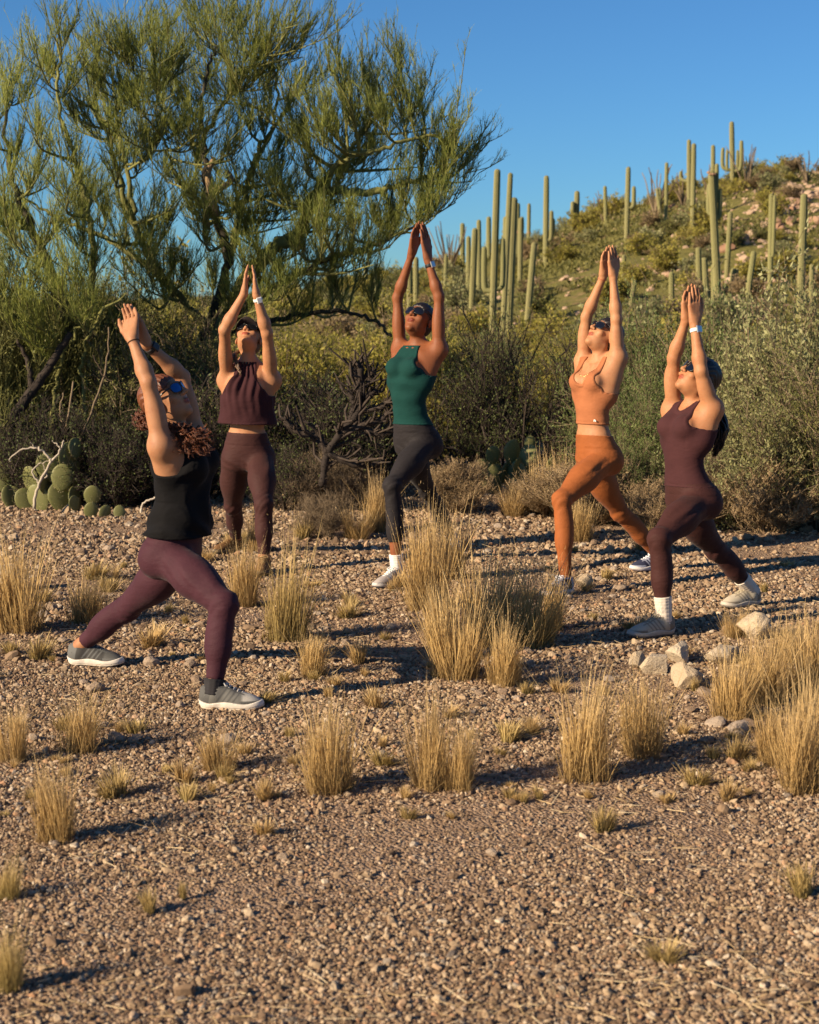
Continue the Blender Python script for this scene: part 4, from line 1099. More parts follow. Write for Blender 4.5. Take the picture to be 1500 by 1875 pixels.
def nets(F, xs, ys, zs):
    S = F < 0
    def corners(A):
        return [A[dx:A.shape[0] - 1 + dx, dy:A.shape[1] - 1 + dy, dz:A.shape[2] - 1 + dz] for dx in (0, 1) for dy in (0, 1) for dz in (0, 1)]
    cs = corners(S)
    an = cs[0].copy(); al = cs[0].copy()
    for c in cs[1:]: an |= c; al &= c
    I, J, K = np.nonzero(an & ~al)
    v = np.stack([F[I + dx, J + dy, K + dz] for dx in (0, 1) for dy in (0, 1) for dz in (0, 1)], 1)
    cp = np.array([(dx, dy, dz) for dx in (0, 1) for dy in (0, 1) for dz in (0, 1)], float)
    acc = np.zeros((len(I), 3)); cnt = np.zeros(len(I))
    for a in range(8):
        for b in range(a + 1, 8):
            if np.abs(cp[a] - cp[b]).sum() != 1: continue
            m = (v[:, a] < 0) != (v[:, b] < 0)
            t = v[m, a] / (v[m, a] - v[m, b])
            acc[m] += cp[a] + (cp[b] - cp[a]) * t[:, None]; cnt[m] += 1
    f = acc / cnt[:, None]
    V = np.stack([c[i] + (c[i + 1] - c[i]) * f[:, q] for q, (c, i) in enumerate(((xs, I), (ys, J), (zs, K)))], 1)
    ny, nz = F.shape[1] - 1, F.shape[2] - 1
    flat = (I.astype(np.int64) * ny + J) * nz + K
    def vid(i, j, k): return np.searchsorted(flat, (i.astype(np.int64) * ny + j) * nz + k)
    Q = []
    for ax in range(3):
        a = [slice(None)] * 3; b = [slice(None)] * 3
        a[ax] = slice(0, -1); b[ax] = slice(1, None)
        for o in range(3):
            if o != ax: a[o] = slice(1, -1); b[o] = slice(1, -1)
        A, B = S[tuple(a)], S[tuple(b)]
        i, j, k = np.nonzero(A != B)
        inside = A[i, j, k]
        off = [1, 1, 1]; off[ax] = 0
        i, j, k = i + off[0], j + off[1], k + off[2]
        u, w = [q for q in range(3) if q != ax]
        def sh(du, dw):
            c = [i, j, k]; c[u] = c[u] - du; c[w] = c[w] - dw
            return vid(*c)
        q = np.stack([sh(1, 1), sh(0, 1), sh(0, 0), sh(1, 0)], 1)
        flip = inside if ax == 1 else ~inside
        q[flip] = q[flip][:, ::-1]
        Q.append(q)
    return V, np.concatenate(Q)
def vnormals(V, Q):
    n = np.cross(V[Q[:, 2]] - V[Q[:, 0]], V[Q[:, 3]] - V[Q[:, 1]])
    N = np.zeros_like(V)
    for c in range(4): np.add.at(N, Q[:, c], n)
    return unit(N)
def relax(V, Q, it=2, lam=0.5):
    E = np.concatenate([Q[:, [0, 1]], Q[:, [1, 2]], Q[:, [2, 3]], Q[:, [3, 0]]])
    cnt = np.bincount(E.ravel(), minlength=len(V)).astype(float)
    for q in range(it):
        A = np.zeros_like(V)
        for c in range(3):
            A[:, c] = np.bincount(E[:, 0], V[E[:, 1], c], len(V)) + np.bincount(E[:, 1], V[E[:, 0], c], len(V))
        V = V + lam * (A / np.maximum(cnt, 1)[:, None] - V)
        if q % 2 == 0: lam = -lam * 1.04
        else: lam = abs(lam)
    return V
def surf(name, fld, F, mats, parent, it=4, attr=None):
    V, Q = nets(F, fld.x, fld.y, fld.z)
    if len(Q) == 0: return None
    V = relax(V, Q, it)
    me = mesh_np(name, V, [Q], mats, True, None, attr(V) if attr else None)
    return obj(name, me, parent)

# ------------------------------------------------------------------ materials of the figures
def skin_mat(name, c, gloss=0.58):
    m = MatB(name).rough(gloss, 0.28)
    g = m.pos()
    n1 = m.noise(22, 5, .65, vec=g); n2 = m.noise(90, 5, .7, vec=g)
    col = m.ramp(n1, [(0.25, (c[0] * .84, c[1] * .72, c[2] * .68)), (0.5, c), (0.75, (c[0] * 1.08, c[1] * 1.08, c[2] * 1.06))])
    lip = m.attr('lip')
    col = m.mix(lip, col, (c[0] * .72, c[1] * .36, c[2] * .38))
    m.color(col)
    m.b.inputs['Subsurface Weight'].default_value = 0.12
    m.b.inputs['Subsurface Radius'].default_value = (0.012, 0.005, 0.003)
    m.b.inputs['Subsurface Scale'].default_value = 0.6
    m.bump(n2, 0.15, 0.004)
    return m.m
def fabric_mat(name, c, rough=0.8, weave=900.0, sheen=0.25, wr=0.35):
    m = MatB(name).rough(rough, 0.10)
    g = m.pos()
    n1 = m.noise(9, 5, vec=g)
    mp = m.add('ShaderNodeMapping'); mp.inputs['Scale'].default_value = (1, 1, 2.2); m.l.new(g, mp.inputs[0])
    n2 = m.noise(26, 3, vec=mp.outputs[0]); n3 = m.noise(weave, 1, vec=g)
    m.color(m.ramp(n1, [(0.25, tuple(x * .86 for x in c)), (0.75, tuple(x * 1.12 for x in c))]))
    m.b.inputs['Sheen Weight'].default_value = sheen
    m.b.inputs['Sheen Roughness'].default_value = 0.4
    h = m.math('ADD', m.math('MULTIPLY', n2, 1.0), m.math('MULTIPLY', n3, 0.12))
    m.bump(h, wr, 0.012)
    return m.m
def hair_mat(name, c, rough=0.42):
    m = MatB(name).rough(rough, 0.5)
    g = m.objc()
    mp = m.add('ShaderNodeMapping'); mp.inputs['Scale'].default_value = (60, 60, 7); m.l.new(g, mp.inputs[0])
    n = m.noise(6, 3, vec=mp.outputs[0])
    m.color(m.ramp(n, [(0.3, tuple(x * .55 for x in c)), (0.7, tuple(x * 1.5 for x in c))]))
    m.bump(n, 0.5, 0.006)
    return m.m
M_LENS = simple('sunglass_lens', (0.006, 0.006, 0.008), 0.06, 0.8)
M_LENS_BLUE = simple('mirrored_blue_lens', (0.01, 0.09, 0.26), 0.08, 1.0)
M_LENS_BLUE.node_tree.nodes['Principled BSDF'].inputs['Metallic'].default_value = 0.6
M_FRAME = simple('black_plastic', (0.012, 0.011, 0.011), 0.3, 0.5)
M_BLACK = simple('black_rubber', (0.014, 0.013, 0.014), 0.5, 0.4)
M_WHITE = simple('white_band', (0.72, 0.70, 0.66), 0.5, 0.4)
M_METAL = simple('pale_metal', (0.6, 0.58, 0.55), 0.3, 0.6); M_METAL.node_tree.nodes['Principled BSDF'].inputs['Metallic'].default_value = 0.9
M_GOLD = simple('gold_chain', (0.75, 0.5, 0.2), 0.25, 0.6); M_GOLD.node_tree.nodes['Principled BSDF'].inputs['Metallic'].default_value = 1.0
M_CORD = simple('brown_cord', (0.07, 0.035, 0.02), 0.8, 0.2)

def ring(center, ax, r, tr, n=26, squash=1.0, u=None):
    """closed band: loop of radius r about axis ax"""
    ax = unit(ax)
    if u is None: u = np.cross(ax, (0.3, 0.9, 0.2))
    u = unit(u - ax * np.dot(u, ax)); w = np.cross(ax, u)
    a = np.linspace(0, 2 * math.pi, n + 1)
    return np.asarray(center) + r * (np.cos(a)[:, None] * u + squash * np.sin(a)[:, None] * w)
def band_mesh(center, ax, r, width, thick, n=28, squash=1.0, u=None):
    ax = unit(ax)
    if u is None: u = np.cross(ax, (0.3, 0.9, 0.2))
    u = unit(u - ax * np.dot(u, ax)); w = np.cross(ax, u)
    a = np.arange(n) * 2 * math.pi / n
    d = np.cos(a)[:, None] * u + squash * np.sin(a)[:, None] * w
    prof = [(r, -width / 2), (r + thick * .8, -width / 2), (r + thick, -width * .3), (r + thick, width * .3), (r + thick * .8, width / 2), (r, width / 2)]
    V = np.concatenate([np.asarray(center) + d * p + ax * h for p, h in prof])
    Q = []
    for k in range(6):
        k2 = (k + 1) % 6; i = np.arange(n); j = (i + 1) % n
        Q.append(np.stack([k * n + i, k * n + j, k2 * n + j, k2 * n + i], 1))
    return V, np.concatenate(Q)
def box_verts(c, R, h):
    """rounded-ish box with chamfered edges; R rows axes"""
    R = np.asarray(R, float); pts = []
    s = [(-1, -1), (1, -1), (1, 1), (-1, 1)]
    for z, k in ((-1, .82), (-.7, 1), (.7, 1), (1, .82)):
        for a, b in s: pts.append(R[0] * a * k * h[0] + R[1] * b * k * h[1] + R[2] * z * h[2])
    V = np.asarray(c) + np.array(pts)
    Q = [[3, 2, 1, 0], [12, 13, 14, 15]]
    for l in range(3):
        for i in range(4):
            j = (i + 1) % 4; Q.append([l * 4 + i, l * 4 + j, l * 4 + 4 + j, l * 4 + 4 + i])
    return V, np.array(Q)

# ------------------------------------------------------------------ shoes
def make_shoe(person, ankle, heading, pitch, c_upper, c_toe, c_sole, c_lace, c_tread, size=1.0, side=1, chunky=0.0, c_acc=None):
    c_acc = c_acc or tuple(.4 * x for x in c_upper)
    h = 0.0030
    xs, ys, zs = axis(-.10, .215, h), axis(-.07, .07, h), axis(-.005, .135, h)
    def upper(g):
        f = Field(xs, ys, zs); I3 = np.eye(3)
        f.ell((-.025, 0, .045), I3, (.05 + g, .034 + g, .05 + g), .02)
        f.cone((.0, 0, .055), (.08, 0, .040), .032 + g, .031 + g, .02)
        f.ell((.070, 0, .034), I3, (.085 + g, .040 + g, .040 + g), .02)
        f.ell((.125, -.004 * side, .024), I3, (.062 + g, .041 + g, .031 + g), .02)
        f.cone((-.012, 0, .06), (-.006, 0, .095), .037 + g, .034 + g, .02)
        f.cone((.02, 0, .085), (.05, 0, .07), .026 + g, .026 + g, .02)
        f.cone((-.050, 0, .055), (-.055, 0, .080), .02 + g, .016 + g, .02)
        return f
    f = upper(0.0)
    Z = zs[None, None, :]; X = xs[:, None, None]; Yy = ys[None, :, None]
    rock = 0.030 + 0.012 * np.clip((-X - .03) / .07, 0, 1) + .006 * np.clip((X - .13) / .06, 0, 1) + .0
    Fu = np.maximum(f.F, rock - .004 - Z)
    # collar opening
    op = np.sqrt(((X + .008) / .036) ** 2 + (Yy / .027) ** 2) - 1
    Fu = np.maximum(Fu, -np.maximum(op * .028, .062 + .15 * (X + .05) * 0 - Z))
    Fu = np.maximum(Fu, Z - (.098 + .10 * np.clip(-X - .03, 0, .05) - .35 * np.clip(X - .03, 0, .1)))
    lo = .012 * np.clip((X - .11) / .08, 0, 1) ** 1.6 + .010 * np.clip((-X - .05) / .045, 0, 1) ** 1.5
    g = upper(.005 + chunky)
    flare = .006 * np.clip((.03 - Z) / .03, 0, 1)
    Fs = np.maximum(g.F - flare, Z - rock - .004 * np.sin(X * 40))
    Fs = np.maximum(Fs, lo - Z + .0)
    groove = np.abs(Z - lo - .012) - .0016
    tr = np.maximum(Fs, Z - lo - .009)            # outsole
    Fs = np.maximum(Fs, lo + .008 - Z)
    root = None
    def toe_attr(V):
        x, y, z = V.T; s = np.abs(y) / .03
        acc = np.clip(((-.030 + .25 * (z - .04)) - x) / .003, 0, 1)                                     # heel counter
        for x0, wd_ in ((.012, .0045), (.036, .0035), (.058, .0045), (.080, .0035)):
            acc = np.maximum(acc, np.clip(1.6 - np.abs(x - x0 - .75 * (z - .05)) / wd_, 0, 1) * (z < .092) * (z > .034))   # side panels
        acc = np.maximum(acc, np.clip((z - .090 - .12 * np.clip(-x, 0, .1)) / .003, 0, 1) * (x < .03))        # collar lining
        acc = np.maximum(acc, np.clip((.040 - z) / .003, 0, 1) * (x > .10))                                  # mudguard at the toe
        acc = np.maximum(acc, np.clip(1.4 - np.abs(np.abs(y) - .021) / .003, 0, 1) * (x > .025) * (x < .115) * (z > .055))   # eyelet rows
        return {'tone': np.clip((x - .10) / .012, 0, 1), 'acc': acc}
    mu = MatB('shoe_upper').rough(0.75, 0.3)
    gg = mu.objc(); n = mu.noise(500, 2, vec=gg); n1 = mu.noise(25, 3, vec=gg)
    col = mu.mix(mu.attr('tone'), c_upper, c_toe)
    col = mu.mix(mu.math('MULTIPLY', n1, .35), col, tuple(x * .5 for x in c_upper))
    col = mu.mix(mu.attr('acc'), col, c_acc)
    mu.color(col); mu.bump(n, .4, .002)
    M = Matrix.Translation(Vector(ankle)) @ Matrix.Rotation(heading, 4, 'Z') @ Matrix.Rotation(pitch, 4, 'Y') @ Matrix.Translation((.015, 0, -.088)) @ Matrix.Scale(size, 4)
    Ma = np.array(M)
    def place(V): return V @ Ma[:3, :3].T + Ma[:3, 3]
    def part(name, F, mat, parent, attr=None):
        V, Q = nets(F, xs, ys, zs); V = relax(V, Q, 2); a = attr(V) if attr else None
        return obj(name, mesh_np(name, place(V), [Q], [mat], True, None, a), parent)
    u = part('shoe', Fu, mu.m, person, toe_attr)
    part('sole', Fs, simple('shoe_midsole', c_sole, .6, .3, .12, 60), u)
    part('tread', tr, simple('shoe_tread', c_tread, .8, .2, .2, 80), u)
    ac = Acc()
    for q in range(5):
        x = .035 + q * .017; z = .098 - q * .0085 + .006
        w = .022
        ac.tube(spline([(x - .004, -w, z - .013), (x, -w * .5, z - .001), (x + .003, 0, z + .0015), (x, w * .5, z - .001), (x - .004, w, z - .013)], 9), .0028, 6)
        ac.tube(spline([(x - .004, -w, z - .013), (x + .006, 0, z), (x + .013, w, z - .021)], 7), .0025, 6)
    for sgn in (-1, 1):
        ac.tube(spline([(.03, 0, .106), (.028, sgn * .016, .112), (.04, sgn * .03, .1), (.045, sgn * .018, .098), (.032, 0, .105)], 12), .0022, 6)
    for i in range(len(ac.V)): ac.V[i] = place(ac.V[i])
    obj('lace', ac.mesh('lace', [simple('shoe_lace', c_lace, .8, .2)]), u)
    ac = Acc()                                   # pull tab and welded strips
    for sgn in (-1, 1):
        for (x0, z0, x1, z1) in ((.0, .034, .045, .075), (.035, .034, .07, .066), (.10, .034, .03, .04), (-.06, .05, -.02, .085)):
            pts = []
            for t in np.linspace(0, 1, 8):
                xx, z_ = x0 + (x1 - x0) * t, z0 + (z1 - z0) * t
                col_ = f.F[np.searchsorted(xs, xx), :, np.searchsorted(zs, z_)]
                ins = np.nonzero(col_ < 0)[0]
                pts.append((xx, ys[ins[-1] if sgn > 0 else ins[0]] - sgn * .001, z_))
            ac.tube(spline(pts, 10), [.0022] * 10, 6)
    for i in range(len(ac.V)): ac.V[i] = place(ac.V[i])
    obj('overlay', ac.mesh('overlay', [simple('shoe_overlay', tuple(min(1, .5 * a + .5 * b) for a, b in zip(c_upper, c_acc)), .6, .3)]), u)
    return u

# ------------------------------------------------------------------ one figure
def make_person(D):
    J = {k: (P(*v) if len(v) == 3 else np.array(v[:3])) for k, v in D['J'].items()}
    for s in 'LR':
        if D.get('flat' + s, True):
            J['ankle' + s][2] = .088
    f_hint = unit(np.array((*D['facing'], 0)))
    lat_lo = unit(J['hipL'] - J['hipR']); lat_up = unit(J['shL'] - J['shR'])
    w = D.get('w', 1.0); lw = D.get('lw', 1.0); aw = D.get('aw', 1.0)
    pel, neck = J['pelvis'], J['neck']
    up = unit(neck - pel); TL = np.linalg.norm(neck - pel)
    latm = unit(lat_lo + lat_up); latm = unit(latm - up * np.dot(latm, up)); fwd = np.cross(latm, up)
    fwd = unit(fwd); R0 = np.stack([latm, fwd, up])
    spine = spline([pel, J['waist'], J['chest'], neck], 61)
    def sp(s): return spine[int(np.clip(s, 0, 1) * 60)]
    def fr(s):
        t = unit(sp(min(1, s + .06)) - sp(max(0, s - .06)))
        l = lat_lo * (1 - s) + lat_up * s; l = unit(l - t * np.dot(l, t))
        return np.stack([l, unit(np.cross(l, t)), t])
    allp = np.array(list(J.values()))
    lo = allp.min(0) - .16; hi = allp.max(0) + .16; lo[2] = -.02
    tip, hc = J['tip'], J['head']
    wr = (J['wristL'] + J['wristR']) / 2
    hz0, hz1 = min(J['wristL'][2], J['wristR'][2]) - .02, tip[2] + .03
    hb_lo = np.minimum(np.minimum(J['wristL'], J['wristR']), tip) - .045; hb_hi = np.maximum(np.maximum(J['wristL'], J['wristR']), tip) + .045
    xs = axis(lo[0], hi[0], .0092, [(hb_lo[0], hb_hi[0], .0034), (hc[0] - .1, hc[0] + .1, .0046)])
    ys = axis(lo[1], hi[1], .0094, [(hb_lo[1], hb_hi[1], .0038), (hc[1] - .1, hc[1] + .1, .0046)])
    zs = axis(lo[2], hi[2], .0094, [(hz0, hz1, .0034), (hc[2] - .13, hc[2] + .13, .0042)])

    def torso(f, g=0.0, chest=True):
        for s, a, b, o in ((-.04, .128, .098, -.006), (.05, .146, .102, -.008), (.16, .142, .098, -.002), (.28, .124, .088, .004), (.40, .112, .080, .006),
                           (.52, .116, .084, .006), (.64, .128, .092, .006), (.75, .134, .095, .002), (.86, .130, .082, -.002), (.95, .092, .060, -.004)):
            R = fr(max(0, s)); c = (sp(s) if s >= 0 else pel + up * s * TL) + R[1] * o
            f.ell(c, R, (a * w + g, b * w + g, .072 + g), .035)
        R = fr(.74)
        if chest:
            for sg in (-1, 1):
                b = D.get('bust', 1.0)
                f.ell(sp(.735) + R[0] * .062 * sg * w + R[1] * .078 * w, R, (.058 * b + g, .050 * b + g, .056 * b + g), .03)
        R = fr(.05)
        for sg, hp in ((1, J['hipL']), (-1, J['hipR'])):
            f.ell(hp - R[1] * .052 - up * .015, R, (.078 * lw + g, .078 * lw + g, .085 * lw + g), .045)
        for sd in 'LR':
            sg = 1 if sd == 'L' else -1
            sh = J['sh' + sd]; R = fr(.86)
            f.cone(sp(.88) + R[0] * .085 * sg * w, sh, .060 * w + g, .047 * aw + g, .05)
            f.cone(sp(.66) + R[0] * .105 * sg * w - R[1] * .018, sh - R[1] * .008, .056 * w + g, .043 * aw + g, .06)
            f.cone(sp(.97) - R[1] * .02, sh + R[2] * .015, .040 + g, .038 * aw + g, .04)
            f.ell(sh, np.eye(3), (.040 * aw + g,) * 3, .05)
    def legs(f, g=0.0):
        for sd in 'LR':
            h, kn, an = J['hip' + sd], J['knee' + sd], J['ankle' + sd]
            f.cone(h, h + (kn - h) * .5, .078 * lw + g, .075 * lw + g, .05)
            f.cone(h + (kn - h) * .45, kn, .077 * lw + g, .050 * lw + g, .03)
            mid = (h + an) / 2 - kn
            ax = unit(an - h); mid = mid - ax * np.dot(mid, ax)
            bk = unit(mid) if np.linalg.norm(mid) > .04 else -f_hint
            t = unit(kn - h); bt = unit(bk - t * np.dot(bk, t))
            lt = np.cross(t, bt)
            f.ell(h + (kn - h) * .45 - bt * .02, np.stack([lt, bt, t]), (.070 * lw + g, .066 * lw + g, .17 + g), .03)
            f.ell(kn - bt * .012, np.eye(3), (.045 * lw + g,) * 3, .025)
            f.cone(kn, kn + (an - kn) * .55, .047 * lw + g, .045 * lw + g, .025)
            f.cone(kn + (an - kn) * .5, an, .044 * lw + g, .031 * lw + g, .025)
            t = unit(an - kn); bs = unit(bk - t * np.dot(bk, t)); lt = np.cross(t, bs)
            f.ell(kn + (an - kn) * .33 + bs * .020, np.stack([lt, bs, t]), (.045 * lw + g, .043 * lw + g, .12 + g), .025)
    f = Field(xs, ys, zs)
    legs(f); torso(f)
    for sd in 'LR':                                   # feet
        an = J['ankle' + sd]; hd = D['heading' + sd]; d = np.array((math.cos(hd), math.sin(hd), 0)); pt = D.get('pitch' + sd, 0.0)
        dv = d * math.cos(pt) - np.array((0, 0, 1)) * math.sin(pt); nv = d * math.sin(pt) + np.array((0, 0, 1)) * math.cos(pt)
        f.cone(an, an - nv * .045 - dv * .015, .031 * lw, .026, .02)
        f.cone(an - nv * .03 + dv * .02, an - nv * .055 + dv * .12, .026, .018, .02)
    # arms and hands
    dmid = unit(tip - wr)
    for sd in 'LR':
        sg = 1 if sd == 'L' else -1
        s_, e_, w_ = J['sh' + sd], J['elbow' + sd], J['wrist' + sd]
        f.cone(s_, e_, .043 * aw, .034 * aw, .03)
        f.ell(s_ + (e_ - s_) * .45 + f_hint * .004, np.stack([latm, np.cross(unit(e_ - s_), latm), unit(e_ - s_)]), (.041 * aw, .043 * aw, .11), .02)
        f.cone(e_, e_ + (w_ - e_) * .3, .034 * aw, .037 * aw, .02)
        f.cone(e_ + (w_ - e_) * .25, w_, .037 * aw, .0225 * aw, .02)
        n_ = unit(J['wristR'] - J['wristL']) * (1 if sd == 'L' else -1)      # towards the other hand
        if 'palm_axis' in D: n_ = unit(np.array(D['palm_axis'])) * (-1 if sd == 'L' else 1)
        tp = tip - n_ * .0105
        d = unit(tp - w_); L = np.linalg.norm(tp - w_); q = L / .18
        n_ = unit(n_ - d * np.dot(n_, d)); v = np.cross(d, n_)
        if np.dot(v, f_hint) > 0: v = -v                                     # v: thumb side, towards the head
        kn_ = [(.030, .094, .075), (.0105, .099, .084), (-.0095, .096, .077), (-.028, .088, .060)]
        f.cone(w_, w_ + d * .03, .0225, .021, .015)
        for (o, a, l) in kn_:
            k = w_ + d * a * q + v * o - n_ * .004
            f.cone(w_ + d * .022 + v * o * .55, k, .0135, .0108, .016)
            mid = k + d * l * .5 * q - n_ * .0035 + v * o * .02
            end = k + d * l * .97 * q + v * (-o * .12) + n_ * .001
            f.cone(k, mid, .0086, .0078, .003); f.cone(mid, end, .0078, .0060, .002)
        b0 = w_ + d * .022 + v * .018; b1 = w_ + d * .066 * q + v * .046; b2 = w_ + d * .098 * q + v * .053 + n_ * .004; b3 = w_ + d * .122 * q + v * .055 + n_ * .006
        f.cone(b0, b1, .0165, .0115, .014); f.cone(b1, b2, .0105, .0095, .006); f.cone(b2, b3, .0095, .0072, .006)
    # neck and head
    fd = unit(np.array(D['face'])); hu = hc - neck; hu = unit(hu - fd * np.dot(hu, fd))
    if 'head_up' in D: hu = np.array(D['head_up']); hu = unit(hu - fd * np.dot(hu, fd))
    hr = np.cross(fd, hu)                              # her right... local x
    RH = np.stack([hr, fd, hu]); hs = D.get('hs', 1.0)
    def H(x, y, z): return hc + (hr * x + fd * y + hu * z) * hs
    f.cone(neck - up * .02, H(0, -.018, -.055), .052 * D.get('nw', 1), .047 * D.get('nw', 1), .03)
    for sg in (-1, 1):
        f.cone(H(.045 * sg, -.01, -.06), neck + fr(.95)[1] * .045 + fr(.95)[0] * .015 * -sg * -1, .014, .012, .02)
    for sg in (-1, 1):                                 # collar bones
        R9 = fr(.92)
        f.cone(sp(.93) + R9[1] * .062 + R9[0] * .02 * sg, (J['shL'] if sg > 0 else J['shR']) + R9[1] * .022, .011, .012, .012)
    f.ell(H(0, -.012, .035), RH, (.073 * hs, .092 * hs, .080 * hs), .02)
    f.ell(H(0, .025, -.028), RH, (.060 * hs, .062 * hs, .078 * hs), .03)
    f.ell(H(0, .030, -.065), RH, (.046 * hs, .052 * hs, .040 * hs), .025)
    f.ell(H(0, .070, -.094), RH, (.021 * hs, .018 * hs, .016 * hs), .02)
    for sg in (-1, 1):
        f.ell(H(.040 * sg, .062, -.020), RH, (.022 * hs, .018 * hs, .018 * hs), .02)      # cheek bones
        f.ell(H(.031 * sg, .094, .016), RH, (.019 * hs, .016 * hs, .014 * hs), .012, 'sub')
        f.ell(H(.031 * sg, .074, .015), RH, (.013 * hs,) * 3, .004)
        f.ell(H(.076 * sg, -.006, -.006), RH @ np.array(Matrix.Rotation(.25 * sg, 3, 'Z')), (.008 * hs, .019 * hs, .031 * hs), .006)
    f.cone(H(-.028, .080, .034), H(.028, .080, .034), .012 * hs, .012 * hs, .014)
    f.cone(H(0, .086, .020), H(0, .107, -.014), .0085 * hs, .0115 * hs, .012)
    for sg in (-1, 1): f.ell(H(.012 * sg, .096, -.018), RH, (.0085 * hs, .010 * hs, .0075 * hs), .006)
    f.ell(H(0, .0865, -.046), RH, (.023 * hs, .010 * hs, .0065 * hs), .005)
    f.ell(H(0, .0855, -.058), RH, (.020 * hs, .010 * hs, .0075 * hs), .005)
    f.ell(H(0, .102, -.0515), RH, (.022 * hs, .010 * hs, .0022 * hs), .003, 'sub', pad=.01)
    root = empty('person', (float((J['ankleL'][0] + J['ankleR'][0]) / 2), float((J['ankleL'][1] + J['ankleR'][1]) / 2), 0.0), D['label'], 'person', 'women in a yoga lunge')
    def lips(V):
        q = (V - hc) @ RH.T / hs
        d = np.sqrt((q[:, 0] / .024) ** 2 + ((q[:, 2] + .052) / .0135) ** 2)
        return {'lip': np.clip((1.15 - d) / .3, 0, 1) * (q[:, 1] > .06)}
    surf('body', f, f.F, [skin_mat('skin', D['skin'])], root, 4, lips)

    # ---- clothes grown from the same field, a few millimetres proud
    def subgrid(pts, pad, h):
        lo, hi = np.min(pts, 0) - pad, np.max(pts, 0) + pad
        lo[2] = max(lo[2], .01)
        return Field(axis(lo[0], hi[0], h), axis(lo[1], hi[1], h), axis(lo[2], hi[2], h))
    lg = D['leggings']
    f2 = subgrid([J[k] for k in ('hipL', 'hipR', 'kneeL', 'kneeR', 'ankleL', 'ankleR', 'waist')], .17, .0062)
    legs(f2); torso(f2)
    g = f2.F - lg.get('off', .004)
    lx, ly, lz = f2.local(pel, R0)
    g = g - .0012 * (lz > lg['waist'] - .075) + .0012 * (np.abs(lz - lg['waist'] + .079) < .004)
    g = np.maximum(g, lz - lg['waist'])
    for sd in 'LR':
        kn, an = J['knee' + sd], J['ankle' + sd]; d = an - kn; L = np.linalg.norm(d); d = d / L
        q = (f2.x[:, None, None] - kn[0]) * d[0] + (f2.y[None, :, None] - kn[1]) * d[1] + (f2.z[None, None, :] - kn[2]) * d[2]
        near = np.sqrt((f2.x[:, None, None] - an[0]) ** 2 + (f2.y[None, :, None] - an[1]) ** 2 + (f2.z[None, None, :] - an[2]) ** 2)
        g = np.where(near < .27, np.maximum(g, q - L * lg['cuff']), g)
        # creases at the knee
    wv = .0030 * np.sin(lz * 95 + 5 * np.sin(lx * 12) + 60 * ly) * np.exp(-((lz + .05) / .045) ** 2) * np.clip(ly * 30, 0, 1)
    g = g + wv
    for sd in 'LR':
        kn = J['knee' + sd]
        dd = np.sqrt((f2.x[:, None, None] - kn[0]) ** 2 + (f2.y[None, :, None] - kn[1]) ** 2 + (f2.z[None, None, :] - kn[2]) ** 2)
        ca = unit(J['hip' + sd] - J['ankle' + sd])
        ph = (f2.x[:, None, None] * ca[0] + f2.y[None, :, None] * ca[1] + f2.z[None, None, :] * ca[2])
        g = g + .0034 * np.sin(ph * 120 + 8 * np.sin(lx * 20)) * np.exp(-(dd / .07) ** 2)
    lgm = fabric_mat('legging_fabric', lg['color'], .66, 1200, .05, .35)
    lego = surf('leggings', f2, g, [lgm], root, 4)
    # waistband and side seam on the leggings
    if lg.get('seam'):
        ac = Acc()
        for sd in lg['seam']:
            h, kn, an = J['hip' + sd], J['knee' + sd], J['ankle' + sd]
            mid = (h + an) / 2 - kn; axn = unit(an - h); mid = mid - axn * np.dot(mid, axn)
            bk = unit(mid) if np.linalg.norm(mid) > .04 else -f_hint
            inn = lg.get('seam_dir', np.array((0, -1, 0)))
            pts = []
            for t, r in ((.1, .082), (.4, .078), (.75, .062), (1.0, .050)):
                pts.append(h + (kn - h) * t + inn * (r * lw + .003))
            for t, r in ((.3, .047), (.6, .043), (.9, .034)):
                pts.append(kn + (an - kn) * t + inn * (r * lw + .003))
            ac.tube(spline(pts, 40), .0022, 5)
        obj('seam', ac.mesh('seam', [simple('seam_thread', lg['seam_color'], .8, .2)]), lego)
    tp = D['top']
    f3 = subgrid([J['pelvis'], J['waist'], J['chest'], J['neck'], J['shL'], J['shR']], .19, .0055)
    torso(f3)
    for (s, a, b, rr) in tp.get('flare', ()):
        R = fr(s); f3.ell(sp(s) + R[1] * .004, R, (a, b, rr), .05)
    lx, ly, lz = f3.local(pel, R0)
    ang = np.arctan2(lx, ly)
    off = tp.get('off', .0055) + 0 * lz
    if tp.get('gather'):
        k0, amp, z0, z1 = tp['gather']
        off = off + amp * np.sin(ang * k0 + 1.5 * np.sin(lz * 20)) * np.clip((lz - z0) / (z1 - z0), 0, 1) * (ly > -.02)
    if tp.get('drape'):
        amp, fq = tp['drape']
        off = off + amp * (.55 + .5 * np.sin(fq * (lx * 1.1 + lz * .9 + .25 * np.sin(lz * 9)) + 2.0)) * np.clip((.42 - lz) / .15, 0, 1) * np.clip((lz + .05) / .1, .3, 1)
    g0 = f3.F - off
    g = np.full(g0.shape, -1.0, np.float32)
    zz = np.array([z for z, _ in tp['width']]); ww = np.array([q for _, q in tp['width']])
    wid = np.interp(lz.ravel(), zz, ww).reshape(lz.shape)
    g = np.maximum(g, (np.abs(lx) - wid) * .9)
    g = np.maximum(g, tp['hem'] + tp.get('hem_dip', 0) * ly - lz)
    g = np.maximum(g, lz - np.where(ly > 0, tp['top_front'], tp['top_back']))
    if tp.get('scoop'):
        zc, rx, rz = tp['scoop']
        sc_ = (1 - np.sqrt((lx / rx) ** 2 + ((lz - zc) / rz) ** 2)) * min(rx, rz)
        g = np.maximum(g, np.where(ly > -.02, sc_, -1))
